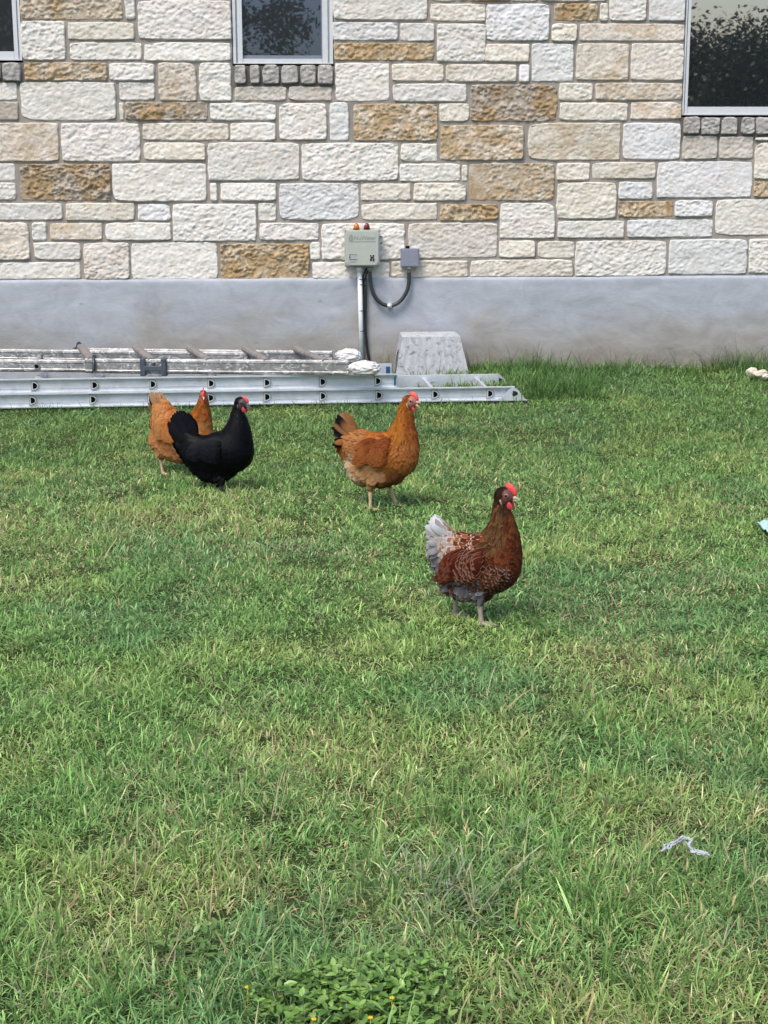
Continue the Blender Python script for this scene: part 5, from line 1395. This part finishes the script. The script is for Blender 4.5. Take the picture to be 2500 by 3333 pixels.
def tall_grass():
    X, Y, L_, LN, CR, WD, CC, AZ = [], [], [], [], [], [], [], []
    def clump(cx, cy, r, n, Lm, lean, wd, cols, out=True, curl=.8):
        a = GR.uniform(0, 2*math.pi, n); rr = r*np.sqrt(GR.random(n))
        X.append(cx+np.cos(a)*rr); Y.append(cy+np.sin(a)*rr); L_.append(Lm*GR.lognormal(0, .28, n))
        LN.append(np.abs(GR.normal(lean, .28, n))); CR.append(GR.normal(curl, .35, n)); WD.append(wd*GR.uniform(.7, 1.25, n))
        AZ.append(a+GR.normal(0, .7, n)); CC.append(np.array(cols)[GR.integers(0, len(cols), n)]*GR.uniform(.75, 1.25, n)[:, None])
    dk = [(.065, .145, .038), (.090, .185, .050), (.120, .235, .065)]
    # along the foundation, right of the step
    for px in np.arange(1560, 2640, 22):
        d = GR.uniform(-.0, .18); g = on_z(px, 1206, 0)
        k = .6+.9*max(0, float(vnoise(px*.011, 3.3, 5)))+(.5 if px > 2300 else 0)
        clump(float(g[0]), YW-.06-d, .05, int(26*k), .085*k+.02, .22, .0042, dk, curl=.9)
    for px, hgt_ in ((1650, .19), (1660, .15), (1885, .17), (1895, .13), (2110, .13), (2205, .16), (2370, .15), (2420, .22), (2470, .2)):
        g = on_z(px, 1206, 0); clump(float(g[0]), YW-.08, .02, 6, hgt_, .12, .0045, dk, curl=.8)
    # between step, ladder and wall
    for px, py, h_, n in ((1240, 1215, .12, 16), (1270, 1212, .13, 18), (1290, 1222, .10, 14), (1215, 1210, .10, 10), (1335, 1225, .12, 12), (1350, 1243, .15, 12), (1425, 1245, .13, 14), (1480, 1240, .10, 10), (1535, 1238, .11, 12), (1560, 1225, .13, 16), (1600, 1230, .12, 20)):
        g = on_z(px, py, 0); clump(float(g[0]), float(g[1])-.02, .04, n, h_, .3, .0035, dk, curl=.7)
    # grass mound right of the ladder
    for i in range(64):
        px = GR.uniform(1620, 1960); py = GR.uniform(1215, 1300); g = on_z(px, py, 0)
        clump(float(g[0]), float(g[1]), .07, 34, .145*(1-.5*abs(px-1760)/200), .35, .0042, dk+[(.08, .17, .05)], curl=.9)
    # tufts poking up in front of the ladder rail
    for i in range(90):
        px = GR.uniform(-40, 1500); g = on_z(px, 1334-px*.012+GR.uniform(-3, 6), 0)
        clump(float(g[0]), float(g[1]), .04, 12, .036*GR.uniform(.6, 1.3), .35, .0036, dk)
    # coarse blue-green clump, low in the picture
    bl = [(.15, .225, .12), (.13, .20, .10), (.19, .27, .15), (.34, .34, .22)]
    for px, py, n, L0, sp_ in ((1420, 2960, 150, .075, .11), (1330, 2900, 70, .065, .08), (1560, 2880, 60, .08, .06), (1230, 2850, 40, .06, .06), (1640, 2760, 30, .08, .05)):
        g = on_z(px, py, 0); clump(float(g[0]), float(g[1]), sp_, n, L0, .95, .0052, bl, curl=.8)
    for i in range(36):
        px = GR.uniform(-200, 2700); py = GR.uniform(2250, 3400); g = on_z(px, py, 0)
        clump(float(g[0]), float(g[1]), .03, int(GR.integers(10, 26)), .085, .4, .0042, [(.15, .28, .07), (.20, .34, .09), (.12, .23, .06)], curl=.6)
    # lone seed stems and straw
    for i in range(90):
        px = GR.uniform(-200, 2700); py = 1900+1500*GR.random()**.7; g = on_z(px, py, 0)
        clump(float(g[0]), float(g[1]), .01, int(GR.integers(2, 6)), .085, .55, .0032, [(.45, .41, .27), (.38, .32, .19), (.30, .34, .14)], curl=.5)
    # matted dead tufts
    for px, py, n in ((260, 2260, 90), (220, 2300, 60), (860, 2540, 110), (900, 2500, 80), (840, 2320, 40), (1260, 2990, 60), (330, 3150, 60), (60, 3020, 50), (1160, 2140, 60), (2060, 3200, 60), (2250, 1640, 60), (1980, 1990, 60), (1750, 2010, 60), (940, 1790, 60), (1180, 1820, 50), (420, 2560, 50), (2380, 1660, 60)):
        g = on_z(px, py, 0); clump(float(g[0]), float(g[1]), .09, n, .042, 1.05, .0030, [(.46, .41, .24), (.36, .31, .17), (.52, .48, .32)], curl=.45)
    c = np.concatenate
    x, y = c(X), c(Y); cc = c(CC)
    ok = (y < YW-.035); 
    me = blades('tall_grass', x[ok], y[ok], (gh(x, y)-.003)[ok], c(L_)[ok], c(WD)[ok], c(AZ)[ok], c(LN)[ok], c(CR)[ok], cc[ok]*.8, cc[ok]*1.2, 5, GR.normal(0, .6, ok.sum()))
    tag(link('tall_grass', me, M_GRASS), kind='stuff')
tall_grass()
def leaf_patch(name, spots, mat, seed, cols, hz=.04):
    """broad-leaved ground cover: many small pointed leaves on short stalks"""
    r = np.random.default_rng(seed); P, D, N, L, W, C = [], [], [], [], [], []
    for (px, py, rad_, n, s) in spots:
        g = on_z(px, py, 0)
        a = r.uniform(0, 2*math.pi, n); q = rad_*np.sqrt(r.random(n))
        for k in range(n):
            x, y = g[0]+math.cos(a[k])*q[k], g[1]+math.sin(a[k])*q[k]*.8
            z = float(gh(x, y))+.010+hz*r.random()*(1-.5*q[k]/rad_)
            az = r.uniform(0, 2*math.pi)
            for m in range(r.integers(2, 4)):
                az += 2.1+r.normal(0, .3); el = r.uniform(-.15, .7)
                d = np.array([math.cos(az)*math.cos(el), math.sin(az)*math.cos(el), math.sin(el)])
                P.append((x, y, z)); D.append(d); N.append((r.normal(0, .25), r.normal(0, .25), 1)); l_ = s*r.uniform(.6, 1.3); L.append(l_); W.append(l_*.62)
                C.append(np.array(cols[r.integers(len(cols))])*r.uniform(.75, 1.25))
    F = [dict(P=p, D=d, N=n_, L=l_, W=w_, col=c_, tipc=c_*1.1, lift=.1, cup=-.22, droop=.15, point=.75) for p, d, n_, l_, w_, c_ in zip(P, D, N, L, W, C)]
    me = feather_cards(F, 5, 6)
    return link(name, me, mat, smooth=True)
tag(leaf_patch('weed_patch', [(1180, 3240, .105, 150, .016), (1060, 3290, .10, 110, .016), (1320, 3215, .085, 80, .015), (1290, 3310, .09, 100, .016), (960, 3320, .08, 50, .015), (1410, 3270, .05, 26, .014), (1160, 3360, .10, 100, .016), (900, 3250, .05, 16, .015), (1230, 3180, .07, 30, .015)], M_LEAF, 5,
               [(.125, .24, .045), (.17, .30, .06), (.085, .17, .035), (.22, .35, .09)]), kind='stuff')
tag(leaf_patch('clover_sprigs', [(1790, 1990, .10, 50, .012), (1730, 2030, .08, 34, .012), (250, 2080, .10, 40, .014), (120, 2120, .08, 26, .014), (830, 2100, .12, 40, .012), (1850, 1950, .06, 30, .011), (2260, 1610, .16, 50, .012), (1450, 2560, .08, 16, .014), (2420, 2150, .1, 24, .014), (620, 3120, .08, 34, .016), (2010, 2640, .06, 18, .014), (520, 1900, .14, 40, .012), (1660, 3300, .08, 20, .016)], M_LEAF, 9,
               [(.12, .21, .05), (.10, .19, .045), (.16, .25, .07)]), kind='stuff')
# yellow weed flowers
ym = simple('yellow_petal', (.80, .58, .02), .5, var=.05)
for i, (px, py) in enumerate(((1276, 3236), (1168, 3281), (1206, 3300), (1022, 3305), (805, 3201), (880, 3330))):
    g = on_z(px, py+4, .05); b = MB()
    for k in range(5):
        a = k*2*math.pi/5+i; c = Vector((g[0]+math.cos(a)*.0026, g[1]+math.sin(a)*.0026, .046))
        b.tube([c-Vector((0, 0, .0008)), c+Vector((0, 0, .0008))], [.0020, .0015], 8)
    b.tube([(g[0], g[1], .0), (g[0], g[1], .045)], .0006, 5)
    o = b.build('yellow_flower', ym); tag(o, ['yellow weed flower nearest the middle of the leafy patch', 'small yellow flower low in the leafy weed patch', 'tiny yellow flower beside another in the weed patch', 'yellow flower at the left part of the weed patch', 'lone yellow flower in the grass left of the weed patch', 'yellow flower at the bottom edge left of the weed patch'][i], 'flower', 'yellow weed flowers')
# ------------------------------------------------------------------ litter and stones
def litter():
    wm = simple('white_shredded_plastic', (.62, .66, .70), .4, var=.1)
    pts = [(2158, 2768), (2175, 2752), (2195, 2742), (2215, 2738), (2232, 2733), (2246, 2738), (2243, 2756), (2256, 2772), (2272, 2778), (2290, 2784), (2310, 2790)]
    rr = random.Random(8); b = MB()
    for s in range(4):
        P = []
        for i, (x, y) in enumerate(pts):
            g = on_z(x, y, .050); P.append(Vector(g)+Vector((rr.uniform(-.005, .005), rr.uniform(-.008, .008), rr.uniform(-.004, .006))))
        Q = []
        for i in range(len(P)-1):
            for k in range(4): Q.append(P[i].lerp(P[i+1], k/4)+Vector((rr.uniform(-.0022, .0022), rr.uniform(-.002, .002), rr.uniform(-.002, .002))))
        b.tube(Q, [rr.uniform(.0006, .0021) for _ in Q], 5)
    tag(b.build('plastic_strip', wm, smooth=True), 'twisted white plastic strip snagged in the grass at lower right', 'litter')
    g = on_z(2492, 1718, .02)
    bm = bmesh.new(); bmesh.ops.create_grid(bm, x_segments=40, y_segments=40, size=.5)
    for v in bm.verts:
        x, y = v.co.x, v.co.y; q = Vector((x*4, y*4, 3))
        r = 1+.25*mnoise.noise(q*.7)
        v.co = Vector((g[0]+.055+x*.12*r, g[1]+y*.22*r, .022+.020*mnoise.noise(q)+.008*mnoise.noise(q*3)-.05*max(0, (x*x+y*y)-.2)))
    me = bpy.data.meshes.new('plastic_sheet'); bm.to_mesh(me); bm.free()
    o = link('plastic_sheet', me, simple('pale_blue_plastic', (.52, .80, .80), .35, var=.06, vscale=18), smooth=True); sd = o.modifiers.new('t', 'SOLIDIFY'); sd.thickness = .001
    tag(o, 'scrap of pale blue plastic sheet half buried in grass at the right edge', 'litter')
    rk = m_stone()
    for i, (px, py, sx, sy, sz, lab) in enumerate(((2448, 1236, .038, .030, .030, 'rounded white rock at the foot of the wall on the right'), (2478, 1240, .050, .03, .022, 'longer tan and white rock beside the rounded one at the right edge'), (2490, 1250, .028, .022, .018, 'small white rock below the longer one at the right edge'))):
        g = on_z(px, py, 0); bm = bmesh.new(); bmesh.ops.create_icosphere(bm, subdivisions=4, radius=1)
        for v in bm.verts:
            f = 1+.25*mnoise.noise(v.co*1.3+Vector((i*7, 0, 0)))+.08*mnoise.noise(v.co*4); v.co = Vector((v.co.x*sx, v.co.y*sy, v.co.z*sz))*f
        me = bpy.data.meshes.new('rock'); bm.to_mesh(me); bm.free()
        for k, a in (('col', (.72, .68, .58, 1)),): at = me.attributes.new(k, 'FLOAT_COLOR', 'POINT'); at.data.foreach_set('color', np.tile(np.array(a, np.float32), len(me.vertices)))
        at = me.attributes.new('stain', 'FLOAT', 'POINT'); at.data.foreach_set('value', np.full(len(me.vertices), .15, np.float32))
        o = link('rock', me, M_STONE, smooth=True); o.location = (g[0], g[1], .045); o.rotation_euler = (0, 0, .6*i)
        tag(o, lab, 'rock', 'white rocks at the wall foot')
litter()
# ------------------------------------------------------------------ trees behind the camera: the windows mirror them
def tree(cx, cy, H, R, seed, n, lab, wisp=0.0):
    r = np.random.default_rng(seed); root = empty('tree', (cx, cy, 0)); tag(root, lab, 'tree')
    bark = simple('bark', (.08, .06, .045), .9, bump=.6)
    b = MB(); b.tube([(cx, cy, -.05), (cx+.1, cy, H*.25), (cx-.05, cy+.1, H*.55), (cx, cy, H*.85)], [.22, .17, .11, .03], 10)
    tips = []
    for k in range(16):
        a = r.uniform(0, 6.28); z0 = H*r.uniform(.25, .7); L = R*r.uniform(.5, .95)
        e = Vector((cx+math.cos(a)*L, cy+math.sin(a)*L, z0+L*r.uniform(.2, .8)+.3)); m = Vector((cx+math.cos(a)*L*.5, cy+math.sin(a)*L*.5, z0+L*.35))
        b.tube([(cx, cy, z0), m, e], [.07, .045, .012], 6); tips += [m, e]
    b.build('trunk', bark, root)
    # leaf clumps scattered through the crown
    nc = 320 if n > 40000 else (150 if n > 25000 else 75); C = []
    for k in range(nc):
        v = r.normal(0, 1, 3); v /= np.linalg.norm(v); q = r.random()**.45
        C.append((cx+v[0]*R*q, cy+v[1]*R*q, H*.56+v[2]*H*.42*q*(1 if v[2] > 0 else 1.05)))
    C = np.array(C); idx = r.integers(0, nc, n)
    P = C[idx]+r.normal(0, 1, (n, 3))*np.array([.22, .22, .20])*(R/2.4); P[:, 2] = np.maximum(P[:, 2], .15)
    D = r.normal(0, 1, (n, 3)); D[:, 2] = D[:, 2]*.5-.3-wisp
    N = r.normal(0, 1, (n, 3))+np.array([0, 0, .8])
    cl = np.array([(.009, .018, .008), (.015, .028, .010), (.007, .014, .006)])[r.integers(0, 3, n)]*r.uniform(.7, 1.3, (n, 1))
    sz = r.uniform(.7, 1.3, n)
    D /= np.linalg.norm(D, axis=1, keepdims=True); S = np.cross(D, N); S /= np.linalg.norm(S, axis=1, keepdims=True)
    l_ = (.10+.16*wisp)*sz[:, None]; w_ = (.034-.012*wisp)*sz[:, None]
    V = np.stack([P, P+D*l_*.5+S*w_, P+D*l_, P+D*l_*.5-S*w_], 1).reshape(-1, 3)
    Q = np.arange(n*4).reshape(-1, 4)
    c4 = np.ones((n*4, 4)); c4[:, :3] = np.repeat(cl, 4, 0)
    link('crown', fast_mesh('crown', V, Q, attrs=dict(col=c4)), M_LEAF, root)
tree(-6.6, -15, 8.0, 3.4, 1, 26000, 'large dense tree behind the viewer mirrored dark in the left window')
tree(-2.0, -15.5, 6.1, 2.6, 2, 24000, 'small airy tree behind the viewer mirrored in the middle window', .0)
tree(9.9, -15, 4.0, 3.8, 3, 52000, 'broad dark tree behind the viewer mirrored in the large right window', .15)
